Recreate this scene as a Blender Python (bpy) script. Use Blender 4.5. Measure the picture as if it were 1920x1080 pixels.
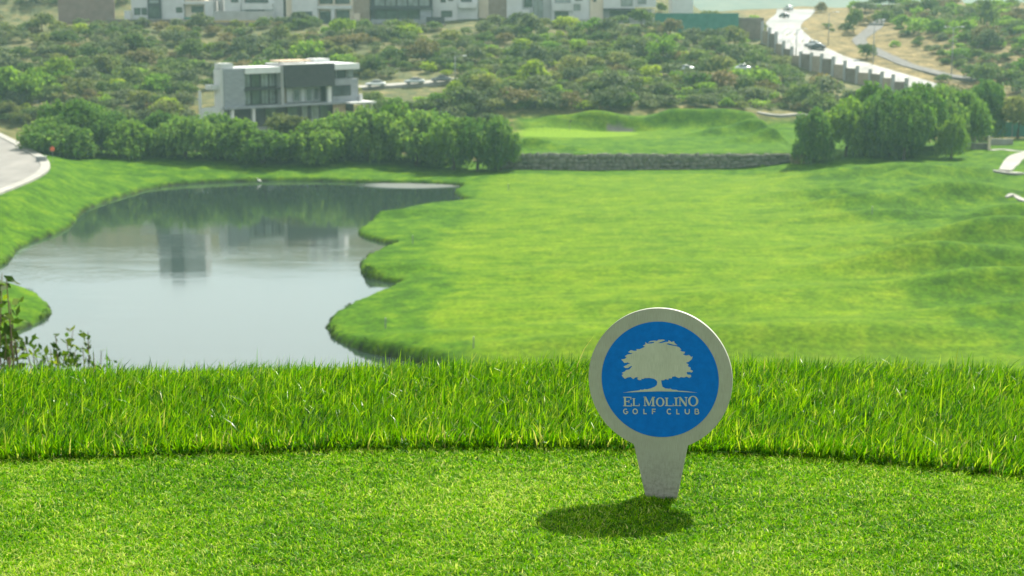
import bpy, bmesh, math, random
import numpy as np
from mathutils import Vector, Matrix
from mathutils.geometry import tessellate_polygon

for _o in list(bpy.data.objects):
    bpy.data.objects.remove(_o, do_unlink=True)
SC = bpy.context.scene
COL = SC.collection
RNG = np.random.default_rng(7)
random.seed(7)

# ------------------------------------------------------------------ camera
F = 3045.0                       # focal length in pixels of a 1920 px wide picture
PITCH = math.radians(10.42)
H = 30.0                         # camera height above the lake
cam_d = bpy.data.cameras.new('camera')
cam_d.sensor_width = 36.0
cam_d.lens = 36.0 * F / 1920.0
cam_d.clip_start = 0.05
cam_d.clip_end = 20000.0
cam_d.dof.use_dof = True
cam_d.dof.focus_distance = 2.95
cam_d.dof.aperture_fstop = 12.0
cam = bpy.data.objects.new('camera', cam_d)
COL.objects.link(cam)
cam.location = (0, 0, H)
cam.rotation_euler = (math.radians(90) - PITCH, 0, 0)
SC.camera = cam

# ------------------------------------------------------------------ sky and sun
SUN_DIR = Vector((0.40, 0.64, 1.0)).normalized()       # towards the sun
SUN_EL = math.asin(SUN_DIR.z)
SUN_AZ = math.atan2(SUN_DIR.x, SUN_DIR.y)              # clockwise from +Y
world = bpy.data.worlds.new('World')
SC.world = world
world.use_nodes = True
wn = world.node_tree
wn.nodes.clear()
w_out = wn.nodes.new('ShaderNodeOutputWorld')
w_bg = wn.nodes.new('ShaderNodeBackground')
w_sky = wn.nodes.new('ShaderNodeTexSky')
w_sky.sky_type = 'NISHITA'
w_sky.sun_disc = False
w_sky.sun_elevation = SUN_EL
w_sky.sun_rotation = SUN_AZ
w_sky.altitude = 1800.0
w_sky.air_density = 1.0
w_sky.dust_density = 3.5
w_sky.ozone_density = 1.0
# thin broken cloud, the same all over the sky
w_tc = wn.nodes.new('ShaderNodeTexCoord')
w_map = wn.nodes.new('ShaderNodeMapping')
w_map.inputs['Scale'].default_value = (1.0, 1.0, 3.2)
w_noise = wn.nodes.new('ShaderNodeTexNoise')
w_noise.inputs['Scale'].default_value = 3.4
w_noise.inputs['Detail'].default_value = 5.0
w_noise.inputs['Roughness'].default_value = 0.55
w_ramp = wn.nodes.new('ShaderNodeValToRGB')
w_ramp.color_ramp.elements[0].position = 0.30
w_ramp.color_ramp.elements[0].color = (0, 0, 0, 1)
w_ramp.color_ramp.elements[1].position = 0.60
w_ramp.color_ramp.elements[1].color = (0.75, 0.75, 0.75, 1)
w_mix = wn.nodes.new('ShaderNodeMix')
w_mix.data_type = 'RGBA'
w_mix.inputs['B'].default_value = (14.6, 14.2, 13.3, 1.0)
wn.links.new(w_tc.outputs['Generated'], w_map.inputs['Vector'])
wn.links.new(w_map.outputs['Vector'], w_noise.inputs['Vector'])
wn.links.new(w_noise.outputs['Fac'], w_ramp.inputs['Fac'])
wn.links.new(w_ramp.outputs['Color'], w_mix.inputs['Factor'])
wn.links.new(w_sky.outputs['Color'], w_mix.inputs['A'])
wn.links.new(w_mix.outputs['Result'], w_bg.inputs['Color'])
w_bg.inputs['Strength'].default_value = 0.052
wn.links.new(w_bg.outputs['Background'], w_out.inputs['Surface'])

sun_d = bpy.data.lights.new('sun', 'SUN')
sun_d.energy = 5.0
sun_d.angle = math.radians(0.55)
sun_d.color = (1.0, 0.94, 0.80)
sun = bpy.data.objects.new('sun', sun_d)
COL.objects.link(sun)
sun.location = (20, 40, 90)
sun.rotation_euler = SUN_DIR.to_track_quat('Z', 'Y').to_euler()

SC.view_settings.view_transform = 'Standard'
SC.view_settings.look = 'None'
SC.view_settings.gamma = 1.0
SC.view_settings.use_curve_mapping = False
SC.view_settings.exposure = 1.22
SC.render.engine = 'CYCLES'
SC.cycles.use_denoising = True
SC.cycles.max_bounces = 8
SC.cycles.diffuse_bounces = 3
SC.cycles.glossy_bounces = 3
SC.cycles.transmission_bounces = 4
SC.cycles.volume_bounces = 1
SC.cycles.transparent_max_bounces = 8
SC.cycles.caustics_reflective = False
SC.cycles.caustics_refractive = False
SC.cycles.sample_clamp_indirect = 8.0

# ------------------------------------------------------------------ pixel helpers (pixels of the 1920 x 1080 photograph)
CP, SP = math.cos(PITCH), math.sin(PITCH)
def ray(px, py):
    u = (px - 960.0) / F
    v = (540.0 - py) / F
    return Vector((u, v * SP + CP, v * CP - SP))
def at_z(px, py, z):
    d = ray(px, py)
    t = (z - H) / d.z
    return Vector((d.x * t, d.y * t, z))
def at_y(px, py, Y):
    d = ray(px, py)
    t = Y / d.y
    return Vector((d.x * t, Y, H + d.z * t))

# ------------------------------------------------------------------ object helpers
def link(o, parent=None):
    COL.objects.link(o)
    if parent is not None:
        o.parent = parent
    return o
def tag(o, label=None, cat=None, group=None, kind=None):
    if label: o['label'] = label
    if cat: o['category'] = cat
    if group: o['group'] = group
    if kind: o['kind'] = kind
    return o
def empty(name, loc=(0, 0, 0), rz=0.0):
    o = bpy.data.objects.new(name, None)
    o.empty_display_size = 0.3
    COL.objects.link(o)
    o.location = loc
    o.rotation_euler = (0, 0, rz)
    return o
def obj(name, me, parent=None, loc=None, rz=None):
    o = bpy.data.objects.new(name, me)
    link(o, parent)
    if loc is not None: o.location = loc
    if rz is not None: o.rotation_euler = (0, 0, rz)
    return o
def copy_tree(o, parent=None):
    c = o.copy()
    COL.objects.link(c)
    c.parent = parent
    for ch in list(o.children):
        copy_tree(ch, c)
    return c
def mesh_np(name, verts, faces, mat=None, smooth=False, attrs=None):
    verts = np.ascontiguousarray(verts, dtype=np.float32)
    faces = np.ascontiguousarray(faces, dtype=np.int32)
    me = bpy.data.meshes.new(name)
    k = faces.shape[1]
    me.vertices.add(len(verts))
    me.vertices.foreach_set('co', verts.ravel())
    me.loops.add(faces.size)
    me.loops.foreach_set('vertex_index', faces.ravel())
    me.polygons.add(len(faces))
    me.polygons.foreach_set('loop_start', np.arange(0, faces.size, k, dtype=np.int32))
    me.polygons.foreach_set('loop_total', np.full(len(faces), k, dtype=np.int32))
    if smooth:
        me.polygons.foreach_set('use_smooth', np.ones(len(faces), dtype=bool))
    for an, av in (attrs or {}).items():
        at = me.attributes.new(an, 'FLOAT', 'POINT')
        at.data.foreach_set('value', np.ascontiguousarray(av, dtype=np.float32))
    if mat: me.materials.append(mat)
    me.update(calc_edges=True)
    return me
class MB:
    """collects shapes into ONE mesh"""
    def __init__(self): self.v = []; self.f = []
    def add(self, vs, fs):
        n = len(self.v)
        self.v += [tuple(p) for p in vs]
        self.f += [tuple(i + n for i in f) for f in fs]
        return self
    def box(self, x0, x1, y0, y1, z0, z1):
        v = [(x0,y0,z0),(x1,y0,z0),(x1,y1,z0),(x0,y1,z0),(x0,y0,z1),(x1,y0,z1),(x1,y1,z1),(x0,y1,z1)]
        return self.add(v, [(3,2,1,0),(4,5,6,7),(0,1,5,4),(1,2,6,5),(2,3,7,6),(3,0,4,7)])
    def prism(self, poly, y0, y1):
        """polygon in x,z extruded along y"""
        n = len(poly)
        vs = [(x, y0, z) for x, z in poly] + [(x, y1, z) for x, z in poly]
        fs = [tuple(range(n)), tuple(range(2*n-1, n-1, -1))]
        fs += [(i+n, (i+1) % n + n, (i+1) % n, i) for i in range(n)]
        return self.add(vs, fs)
    def tube(self, pts, radii, seg=7, cap=True):
        pts = [Vector(p) for p in pts]
        rings = []
        for i, p in enumerate(pts):
            t = (pts[min(i+1, len(pts)-1)] - pts[max(i-1, 0)]).normalized()
            a = t.orthogonal().normalized() if abs(t.z) > 0.99 else t.cross(Vector((0,0,1))).normalized()
            b = t.cross(a)
            r = radii[i] if hasattr(radii, '__len__') else radii
            rings.append([p + a*(r*math.cos(2*math.pi*k/seg)) + b*(r*math.sin(2*math.pi*k/seg)) for k in range(seg)])
        vs = [q for r in rings for q in r]
        fs = []
        for i in range(len(rings)-1):
            for k in range(seg):
                fs.append((i*seg+k, i*seg+(k+1) % seg, (i+1)*seg+(k+1) % seg, (i+1)*seg+k))
        if cap:
            fs.append(tuple(reversed(range(seg))))
            fs.append(tuple((len(rings)-1)*seg+k for k in range(seg)))
        return self.add(vs, fs)
    def mesh(self, name, mat=None, smooth=False, bevel=0.0):
        me = bpy.data.meshes.new(name)
        me.from_pydata(self.v, [], self.f)
        if bevel:
            bm = bmesh.new(); bm.from_mesh(me)
            bmesh.ops.bevel(bm, geom=list(bm.edges), offset=bevel, segments=1, affect='EDGES')
            bm.to_mesh(me); bm.free()
        if smooth:
            me.polygons.foreach_set('use_smooth', np.ones(len(me.polygons), dtype=bool))
        if mat: me.materials.append(mat)
        me.update()
        return me
    def build(self, name, mat, parent=None, smooth=False, bevel=0.0, loc=None):
        return obj(name, self.mesh(name, mat, smooth, bevel), parent, loc)

# ------------------------------------------------------------------ materials
def new_mat(name):
    m = bpy.data.materials.new(name)
    m.use_nodes = True
    m.node_tree.nodes.clear()
    nt = m.node_tree
    out = nt.nodes.new('ShaderNodeOutputMaterial')
    return m, nt, out
def N(nt, typ, **kw):
    n = nt.nodes.new(typ)
    for k, v in kw.items():
        if k.startswith('_'): setattr(n, k[1:], v)
        else: n.inputs[k.replace('__', ' ')].default_value = v
    return n
def mixc(nt, fac, a, b, blend='MIX'):
    m = nt.nodes.new('ShaderNodeMix'); m.data_type = 'RGBA'; m.blend_type = blend
    for key, val in (('Factor', fac), ('A', a), ('B', b)):
        s = m.inputs[key]
        if hasattr(val, 'is_output'): nt.links.new(val, s)
        elif key == 'Factor': s.default_value = val
        else: s.default_value = (*val, 1.0)
    return m.outputs['Result']
def ramp(nt, sock, stops):
    r = nt.nodes.new('ShaderNodeValToRGB')
    e = r.color_ramp.elements
    while len(e) < len(stops): e.new(0.5)
    for i, (p, c) in enumerate(stops):
        e[i].position = p
        e[i].color = (*c, 1.0) if hasattr(c, '__len__') else (c, c, c, 1.0)
    nt.links.new(sock, r.inputs['Fac'])
    return r.outputs['Color']
def noise(nt, vec, scale, detail=4.0, rough=0.55, stretch=None):
    if stretch:
        mp = nt.nodes.new('ShaderNodeMapping')
        mp.inputs['Scale'].default_value = stretch
        nt.links.new(vec, mp.inputs['Vector']); vec = mp.outputs['Vector']
    n = nt.nodes.new('ShaderNodeTexNoise')
    n.inputs['Scale'].default_value = scale
    n.inputs['Detail'].default_value = detail
    n.inputs['Roughness'].default_value = rough
    nt.links.new(vec, n.inputs['Vector'])
    return n.outputs['Fac']
def objcoord(nt):
    return nt.nodes.new('ShaderNodeTexCoord').outputs['Object']
def attr(nt, name):
    a = nt.nodes.new('ShaderNodeAttribute'); a.attribute_name = name
    return a.outputs['Fac']
def bump(nt, h, dist, strength=1.0):
    b = nt.nodes.new('ShaderNodeBump')
    b.inputs['Distance'].default_value = dist
    b.inputs['Strength'].default_value = strength
    nt.links.new(h, b.inputs['Height'])
    return b.outputs['Normal']
def surf(name, c1, c2, scale=1.0, rough=0.8, spec=0.3, metallic=0.0, bump_d=0.0, stretch=None, detail=5.0):
    """worn plain surface: two tones mixed by noise"""
    m, nt, out = new_mat(name)
    p = nt.nodes.new('ShaderNodeBsdfPrincipled')
    p.inputs['Roughness'].default_value = rough
    p.inputs['Specular IOR Level'].default_value = spec
    p.inputs['Metallic'].default_value = metallic
    f = noise(nt, objcoord(nt), scale, detail, 0.6, stretch)
    c = ramp(nt, f, [(0.3, c1), (0.7, c2)])
    nt.links.new(c, p.inputs['Base Color'])
    if bump_d:
        nt.links.new(bump(nt, f, bump_d), p.inputs['Normal'])
    nt.links.new(p.outputs['BSDF'], out.inputs['Surface'])
    return m
def glass_mat(name, c, rough=0.06):
    m, nt, out = new_mat(name)
    p = nt.nodes.new('ShaderNodeBsdfPrincipled')
    p.inputs['Roughness'].default_value = rough
    p.inputs['Specular IOR Level'].default_value = 0.8
    f = noise(nt, objcoord(nt), 0.5, 2.0)
    nt.links.new(ramp(nt, f, [(0.35, tuple(v*0.7 for v in c)), (0.65, tuple(min(1, v*1.3) for v in c))]), p.inputs['Base Color'])
    nt.links.new(p.outputs['BSDF'], out.inputs['Surface'])
    return m
def leaf_mat(name, stops, trans=0.45, rough=0.65, spec=0.06, objvar=0.25, tint=(1.0, 1.0, 1.0)):
    """leaves or blades: per-leaf colour from 'rnd', light passes through"""
    m, nt, out = new_mat(name)
    col = ramp(nt, attr(nt, 'rnd'), stops)
    if objvar:
        oi = nt.nodes.new('ShaderNodeObjectInfo')
        hs = nt.nodes.new('ShaderNodeHueSaturation')
        mr = N(nt, 'ShaderNodeMapRange', From__Min=0.0, From__Max=1.0, To__Min=1.0-objvar, To__Max=1.0+objvar)
        nt.links.new(oi.outputs['Random'], mr.inputs['Value'])
        mh = N(nt, 'ShaderNodeMapRange', From__Min=0.0, From__Max=1.0, To__Min=0.515, To__Max=0.485)
        nt.links.new(oi.outputs['Random'], mh.inputs['Value'])
        nt.links.new(mr.outputs['Result'], hs.inputs['Value'])
        nt.links.new(mh.outputs['Result'], hs.inputs['Hue'])
        nt.links.new(col, hs.inputs['Color'])
        col = hs.outputs['Color']
    p = nt.nodes.new('ShaderNodeBsdfPrincipled')
    p.inputs['Roughness'].default_value = rough
    p.inputs['Specular IOR Level'].default_value = spec
    nt.links.new(col, p.inputs['Base Color'])
    t = nt.nodes.new('ShaderNodeBsdfTranslucent')
    tc = mixc(nt, 1.0, col, (1.15*tint[0], 1.30*tint[1], 0.6*tint[2]), 'MULTIPLY')
    nt.links.new(tc, t.inputs['Color'])
    mx = nt.nodes.new('ShaderNodeMixShader')
    mx.inputs['Fac'].default_value = trans
    nt.links.new(p.outputs['BSDF'], mx.inputs[1])
    nt.links.new(t.outputs['BSDF'], mx.inputs[2])
    nt.links.new(mx.outputs['Shader'], out.inputs['Surface'])
    return m
# ================================================================== the setting: terrain
def catmull(pts, n=6, closed=True):
    pts = [np.array(p, dtype=float) for p in pts]
    out = []
    m = len(pts)
    for i in range(m if closed else m - 1):
        if closed:
            p0, p1, p2, p3 = pts[(i-1) % m], pts[i], pts[(i+1) % m], pts[(i+2) % m]
        else:
            p0, p1, p2, p3 = pts[max(i-1, 0)], pts[i], pts[i+1], pts[min(i+2, m-1)]
        for k in range(n):
            t = k / n
            out.append(0.5*((2*p1) + (-p0+p2)*t + (2*p0-5*p1+4*p2-p3)*t*t + (-p0+3*p1-3*p2+p3)*t**3))
    if not closed: out.append(pts[-1])
    return np.array(out)

LAKE_PX = [(300,351),(390,343),(490,340),(600,340),(680,343),(760,344),(830,346),(864,350),(858,356),(850,362),(862,372),(876,377),(850,381),
           (800,386),(745,398),(700,415),(673,432),(670,440),(685,448),(712,455),(738,459),(720,467),(693,480),(674,494),(671,506),(690,520),(720,530),(746,534),
           (725,545),(680,564),(640,583),(614,600),(610,616),(632,640),(690,661),(780,680),(830,700),(820,740),(700,790),(480,810),(250,800),(90,780),
           (-20,740),(-60,690),(-20,664),(30,626),(70,606),(99,590),(92,572),(70,555),(40,543),(5,534),(-40,528),(-90,522),(-80,512),(-20,507),(20,490),(38,466),(60,455),(110,438),(138,422),(150,405),
           (170,390),(210,376),(250,364)]
LAKE = catmull([at_z(px, py, 0.0).xy for px, py in LAKE_PX], 5, True)

def poly_sd(x, y, P):
    """signed distance to a closed polygon, negative inside"""
    d2 = np.full(x.shape, 1e18)
    inside = np.zeros(x.shape, dtype=bool)
    n = len(P)
    for i in range(n):
        ax, ay = P[i]; bx, by = P[(i+1) % n]
        ex, ey = bx-ax, by-ay
        wx, wy = x-ax, y-ay
        t = np.clip((wx*ex + wy*ey) / (ex*ex+ey*ey+1e-12), 0, 1)
        dx, dy = wx-ex*t, wy-ey*t
        np.minimum(d2, dx*dx+dy*dy, out=d2)
        if abs(by-ay) > 1e-9:
            c = ((ay > y) != (by > y)) & (x < (bx-ax)*(y-ay)/(by-ay)+ax)
            inside ^= c
    d = np.sqrt(d2)
    return np.where(inside, -d, d)
def sstep(a, b, v):
    t = np.clip((v-a)/(b-a), 0, 1)
    return t*t*(3-2*t)
_wr = np.random.default_rng(11)
_WAVES = [( _wr.uniform(0, math.pi), 2*math.pi/_wr.uniform(9, 34), _wr.uniform(0, 6.28)) for _ in range(16)]
def undul(x, y):
    z = np.zeros_like(x)
    for a, k, p in _WAVES:
        z += np.sin((x*math.cos(a)+y*math.sin(a))*k+p) * (0.10/(k*3.0))
    return z
def wob(x, y, s, seed):
    r = np.random.default_rng(seed)
    z = np.zeros_like(x)
    for _ in range(9):
        a = r.uniform(0, 6.28); k = 2*math.pi/(s*r.uniform(0.5, 1.8)); p = r.uniform(0, 6.28)
        z += np.sin((x*math.cos(a)+y*math.sin(a))*k+p)/9*1.6
    return z
def gauss(x, y, cx, cy, sx, sy, h, rot=0.0):
    c, s = math.cos(rot), math.sin(rot)
    u = (x-cx)*c+(y-cy)*s; v = -(x-cx)*s+(y-cy)*c
    return h*np.exp(-(u/sx)**2-(v/sy)**2)

HC = 0.908                       # camera height above the tee
ZT = H - HC
WALL_Y = 264.0                   # stone retaining wall in front of the putting green
WALL_PTS = [at_z(930,318,0.7), at_z(1080,317,0.75), at_z(1280,316,0.8), at_z(1400,313,0.95), at_z(1480,306,1.5), at_z(1520,300,2.1)]
def wall_line(x):
    xs = [p.x for p in WALL_PTS]; ys = [p.y for p in WALL_PTS]
    return np.interp(x, xs, ys)
ROAD_Z = 4.0
ROAD_L = catmull([at_z(px, py, ROAD_Z).xy for px, py in
         [(-60,225),(0,253),(30,268),(60,285),(80,298),(87,310),(82,322),(60,336),(30,349),(0,361),(-60,384),(-160,412)]], 5, False)
ROAD_L = np.vstack([ROAD_L, [[ROAD_L[-1][0]-30, ROAD_L[-1][1]-4], [ROAD_L[0][0]-60, ROAD_L[0][1]+4]]])

def lerp_knots(v, kn):
    return np.interp(v, [k[0] for k in kn], [k[1] for k in kn])
HILL_L = [(300,4.2),(322,4.6),(345,8.6),(372,12.0),(418,20.6),(438,21.8),(470,34.0),(520,58.0),(600,62),(760,30),(1200,10),(5000,0)]
HILL_R = [(300,4.0),(322,4.2),(350,6.8),(372,9.2),(430,17.6),(520,23.2),(545,23.6),(600,21),(760,12),(1200,8),(5000,0)]
def terrain(x, y, parts=False):
    x = np.asarray(x, dtype=float); y = np.asarray(y, dtype=float)
    sd = np.full(x.shape, 60.0)
    nl = (y > 60) & (y < 278) & (np.abs(x) < 150)
    if nl.any(): sd[nl] = poly_sd(x[nl], y[nl], LAKE)
    # lake bank and the land round it
    side_left = sstep(-28, -50, x) * sstep(280, 215, y)
    far_side = sstep(238, 262, y)
    k = 0.035 + 0.27*side_left + 0.075*far_side*(1-side_left)*sstep(-10, -35, x)
    cap = 1.15 - 0.85*sstep(222, 258, y)*sstep(-14, -6, x)*sstep(56, 40, x) + 2.75*side_left + 1.0*far_side*(1-side_left)*sstep(-10, -35, x)
    land = 0.40 + np.minimum(cap, np.maximum(sd, 0)*k)
    lip = 0.20*np.exp(-((sd-3.5)/3.0)**2)*(1-side_left)
    jag = 0.24*wob(x, y, 3.0, 5) + 0.10*wob(x, y, 1.3, 6)
    bank = sstep(-0.55, 0.50, sd + jag)
    z = -1.1 + (land + lip*0.8 + 1.1)*bank
    und = undul(x, y)
    right = sstep(22, 55, x)
    z += und*(0.22 + 0.75*right)*sstep(2, 18, sd)
    # the fairway climbs to the right
    z += right*sstep(30, 110, x)*1.9*sstep(130, 200, y)
    rp = [(1600,392,9,2.6,1.1),(1800,383,10,2.8,1.7),(1690,412,12,2.6,1.0),(1560,370,8,2.5,0.9),(1850,462,15,3.2,1.9),(1790,505,14,3.4,1.8),(1890,545,12,3.2,1.6),(1760,345,12,3.0,1.3),
          (1450,560,20,5,0.5),(1200,500,16,4,0.4),(960,620,14,4,0.7),(1890,425,9,2.6,1.5),(1500,646,26,3.6,1.0),(1180,640,20,3.2,0.7),(1900,610,14,3.4,1.6),(1640,330,14,3,1.0),(760,390,9,2.5,0.5),(730,490,7,2.2,0.5)]
    for px, py, sx, sy, h in rp:
        p = at_z(px, py, 1.5)
        z += gauss(x, y, p.x, p.y, sx, sy*0.9, h*1.45, 0.12)
    # left road bench
    if parts or True:
        near = (x < -45) & (y > 180) & (y < 320)
        sr = np.full(x.shape, 50.0)
        if near.any(): sr[near] = poly_sd(x[near], y[near], ROAD_L)
        z = np.where(sd > 1.0, z + (ROAD_Z - 0.10 - z)*sstep(7.0, 0.3, sr), z)
    # plateau behind the stone wall with the mounds of the green
    wy = wall_line(x)
    onx = sstep(-6, 2, x)*sstep(70, 52, x)
    step = np.where(y > wy + 0.35, 1.0, 0.0) * np.where(x < 46.5, 1.0, sstep(52, 46.5, x))
    plat = 3.15 + 0.010*(y-264)
    mounds = np.zeros_like(x)
    for px, Y, sx, sy, h in [(1108,315,6.0,2.4,2.9),(1030,314,4.5,2.4,1.9),(1195,317,7,2.4,1.6),(1255,316,4.0,2.3,1.8),(1312,315,6.5,2.8,2.9),(1375,316,6,2.5,1.7),(1430,315,7,2.6,1.5),(965,311,6,2.6,1.6),
                             (1402,302,5.0,1.9,2.7),(1335,300,4,1.8,1.3),(1440,289,4.5,1.8,2.4),(1385,287,4,1.7,0.8),(1490,300,8,2.6,1.0),(998,277,4.5,1.6,1.9),(1058,275,5,1.5,0.6)]:
        mounds += gauss(x, y, (px-960)/F*Y*1.016, Y, sx, sy, h)
    pb = at_z(1163, 241, 3.7)
    mounds += gauss(x, y, pb.x, pb.y+2.4, 6.5, 1.8, 0.75) - gauss(x, y, pb.x, pb.y-0.6, 5.6, 2.6, 1.3)
    zpl = plat + mounds
    z = np.where(x > -4, z + (zpl - z)*step*sstep(-4, 0, x), z)
    # right side behind the fairway
    z = np.where(x >= 46.5, z + (2.9 + 0.6*sstep(60, 95, x) + 0.5*undul(x, y) - z)*sstep(262, 285, y)*sstep(46.5, 54, x), z)
    # hillside
    t = sstep(30, 62, x)
    hill = lerp_knots(y, HILL_L)*(1-t) + lerp_knots(y, HILL_R)*t
    hill = hill + wob(x, y, 60, 3)*1.3*sstep(330, 380, y) + wob(x, y, 18, 4)*0.45*sstep(325, 360, y)
    hill = hill + gauss(x, y, 165, 470, 55, 60, 6.5) + gauss(x, y, 150, 400, 40, 25, 1.5)
    z = z + (hill - z)*sstep(320, 333, y)
    # far mountains
    z = z + sstep(1300, 2600, y)*(150 + 60*wob(x, y, 1800, 8) + 22*wob(x, y, 500, 9))
    # tee, its crest and the slope below
    u = np.maximum(y - 3.64, 0)
    crest = np.where(u < 0.7, 0.55*u*u, 0.55*0.49 + 0.77*(u-0.7)*0.66)
    tee = ZT - crest + 0.012*np.sin(x*1.7+0.6)*sstep(2.5, 3.4, y) - 0.010*np.clip(x, -3, 3)*sstep(2.0, 3.4, y)*sstep(0, 1, x)
    z = np.maximum(z, tee)
    if parts: return z, sd, zpl, step, pb, sr
    return z
def ground_z(x, y):
    return float(terrain(np.array([x]), np.array([y]))[0])
_ts = np.concatenate([np.linspace(60, 330, 500), np.linspace(331, 900, 700)])
def at_ground(px, py):
    d = ray(px, py)
    ts = _ts if py > 236 else _ts[_ts > 278.1]
    t = ts / d.y
    zz = H + d.z*t
    g = terrain(d.x*t, ts)
    idx = np.nonzero(g > zz)[0]
    i = int(idx[0]) if len(idx) else len(ts)-1
    return Vector((d.x*t[i], ts[i], g[i]))

# ---- fairway grass material
def grass_ground_mat():
    m, nt, out = new_mat('mown_grass')
    oc = objcoord(nt)
    n1 = noise(nt, oc, 0.085, 5.0, 0.6)
    n2 = noise(nt, oc, 0.42, 5.0, 0.62)
    n3 = noise(nt, oc, 2.3, 4.0, 0.65)
    rough_c = ramp(nt, n2, [(0.36, (0.022, 0.068, 0.0001)), (0.50, (0.041, 0.104, 0.0001)), (0.66, (0.074, 0.142, 0.0002))])
    fair_c = ramp(nt, n1, [(0.34, (0.048, 0.110, 0.0002)), (0.50, (0.067, 0.134, 0.0003)), (0.66, (0.090, 0.158, 0.0014))])
    fair_c = mixc(nt, 0.48, fair_c, ramp(nt, n2, [(0.36, (0.036, 0.092, 0.0001)), (0.5, (0.068, 0.134, 0.0003)), (0.64, (0.122, 0.182, 0.0050))]))
    wv = nt.nodes.new('ShaderNodeTexWave'); wv.wave_type = 'BANDS'; wv.bands_direction = 'X'
    wv.inputs['Scale'].default_value = 0.16; wv.inputs['Distortion'].default_value = 2.2; wv.inputs['Detail'].default_value = 3.0; wv.inputs['Detail Scale'].default_value = 0.6
    nt.links.new(oc, wv.inputs['Vector'])
    fair_c = mixc(nt, 0.07, fair_c, ramp(nt, wv.outputs['Fac'], [(0.25, (0.72, 0.78, 0.7)), (0.75, (1.30, 1.22, 1.4))]), 'MULTIPLY')
    streak = noise(nt, oc, 0.9, 4.0, 0.6, (0.16, 1.0, 1.0))
    fair_c = mixc(nt, 0.45, fair_c, ramp(nt, streak, [(0.34, (0.55, 0.66, 0.5)), (0.66, (1.55, 1.38, 1.8))]), 'MULTIPLY')
    c = mixc(nt, attr(nt, 'fair'), rough_c, fair_c)
    c = mixc(nt, attr(nt, 'green'), c, (0.108, 0.190, 0.0080))
    c = mixc(nt, 0.45, c, ramp(nt, n3, [(0.36, (0.30, 0.38, 0.30)), (0.64, (1.7, 1.62, 1.5))]), 'MULTIPLY')
    sand = ramp(nt, n2, [(0.3, (0.085, 0.09, 0.08)), (0.7, (0.13, 0.13, 0.115))])
    c = mixc(nt, attr(nt, 'sand'), c, sand)
    scr = ramp(nt, n2, [(0.3, (0.045, 0.055, 0.020)), (0.5, (0.085, 0.088, 0.032)), (0.7, (0.20, 0.16, 0.065))])
    c = mixc(nt, attr(nt, 'scrub'), c, scr)
    soil = ramp(nt, n3, [(0.3, (0.008, 0.012, 0.004)), (0.7, (0.022, 0.026, 0.010))])
    c = mixc(nt, attr(nt, 'soil'), c, soil)
    p = nt.nodes.new('ShaderNodeBsdfPrincipled')
    p.inputs['Roughness'].default_value = 0.85
    p.inputs['Specular IOR Level'].default_value = 0.05
    nt.links.new(c, p.inputs['Base Color'])
    hb = N(nt, 'ShaderNodeMath', _operation='ADD')
    nt.links.new(n3, hb.inputs[0])
    nt.links.new(noise(nt, oc, 7.0, 3.0, 0.6), hb.inputs[1])
    nt.links.new(bump(nt, hb.outputs[0], 0.07, 0.6), p.inputs['Normal'])
    nt.links.new(p.outputs['BSDF'], out.inputs['Surface'])
    return m
M_GRASS = grass_ground_mat()

def grid_mesh(name, xs, ys, mat, extra=None):
    X, Y = np.meshgrid(xs, ys)
    x = X.ravel(); y = Y.ravel()
    z, sd, zpl, step, pb, sr = terrain(x, y, True)
    nx, ny = len(xs), len(ys)
    i = np.arange(nx*ny).reshape(ny, nx)
    faces = np.stack([i[:-1, :-1], i[:-1, 1:], i[1:, 1:], i[1:, :-1]], -1).reshape(-1, 4)
    attrs = extra(x, y, z, sd, pb) if extra else {}
    return mesh_np(name, np.stack([x, y, z], -1), faces, mat, True, attrs)

FAIR_PX = [(935,322),(1150,322),(1400,318),(1505,322),(1525,345),(1500,365),(1560,400),(1700,440),(1830,452),(1825,468),(1740,485),(1755,520),(1700,560),(1800,640),(1980,720),
           (1500,760),(1000,720),(860,640),(800,590),(860,520),(800,470),(860,420),(900,370)]
FAIR = catmull([at_z(px, py, 1.3).xy for px, py in FAIR_PX], 4, True)
def fair_attrs(x, y, z, sd, pb):
    fr = poly_sd(x, y, FAIR)
    fair = sstep(1.2, -1.2, fr + 1.2*wob(x, y, 7, 21))
    g = at_z(1075, 251, 3.5)
    gd = np.sqrt(((x-g.x)/12.0)**2 + ((y-g.y)/7.2)**2)
    green = sstep(1.04, 0.98, gd)*(y > 266)
    sand = sstep(1.0, 0.85, np.sqrt(((x-pb.x)/3.0)**2 + ((y-pb.y-0.3)/0.85)**2))
    soil = sstep(0.36, 0.16, z)*(sd < 3)
    scrub = np.maximum(sstep(278, 283, y + 1.5*wob(x, y, 9, 61))*sstep(3, -2, x), sstep(325, 330, y))
    scrub = np.maximum(scrub, sstep(288, 296, y)*sstep(62, 66, x))
    fair = np.maximum(fair, 0.55*((y > 266) & (x > -2) & (x < 60) & (gd < 1.9)))
    return {'fair': fair, 'green': green, 'sand': sand, 'soil': soil, 'scrub': scrub}
xs = np.concatenate([np.linspace(-260, -112, 38)[:-1], np.arange(-112, 112, 0.56), np.linspace(112, 260, 38)])
ys = np.concatenate([np.linspace(56, 118, 20)[:-1], np.arange(118, 334, 0.5)])
fw = obj('fairway', grid_mesh('fairway', xs, ys, M_GRASS, fair_attrs))
tag(fw, 'bright green mown fairway and banks sloping to the lake', kind='structure')

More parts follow.
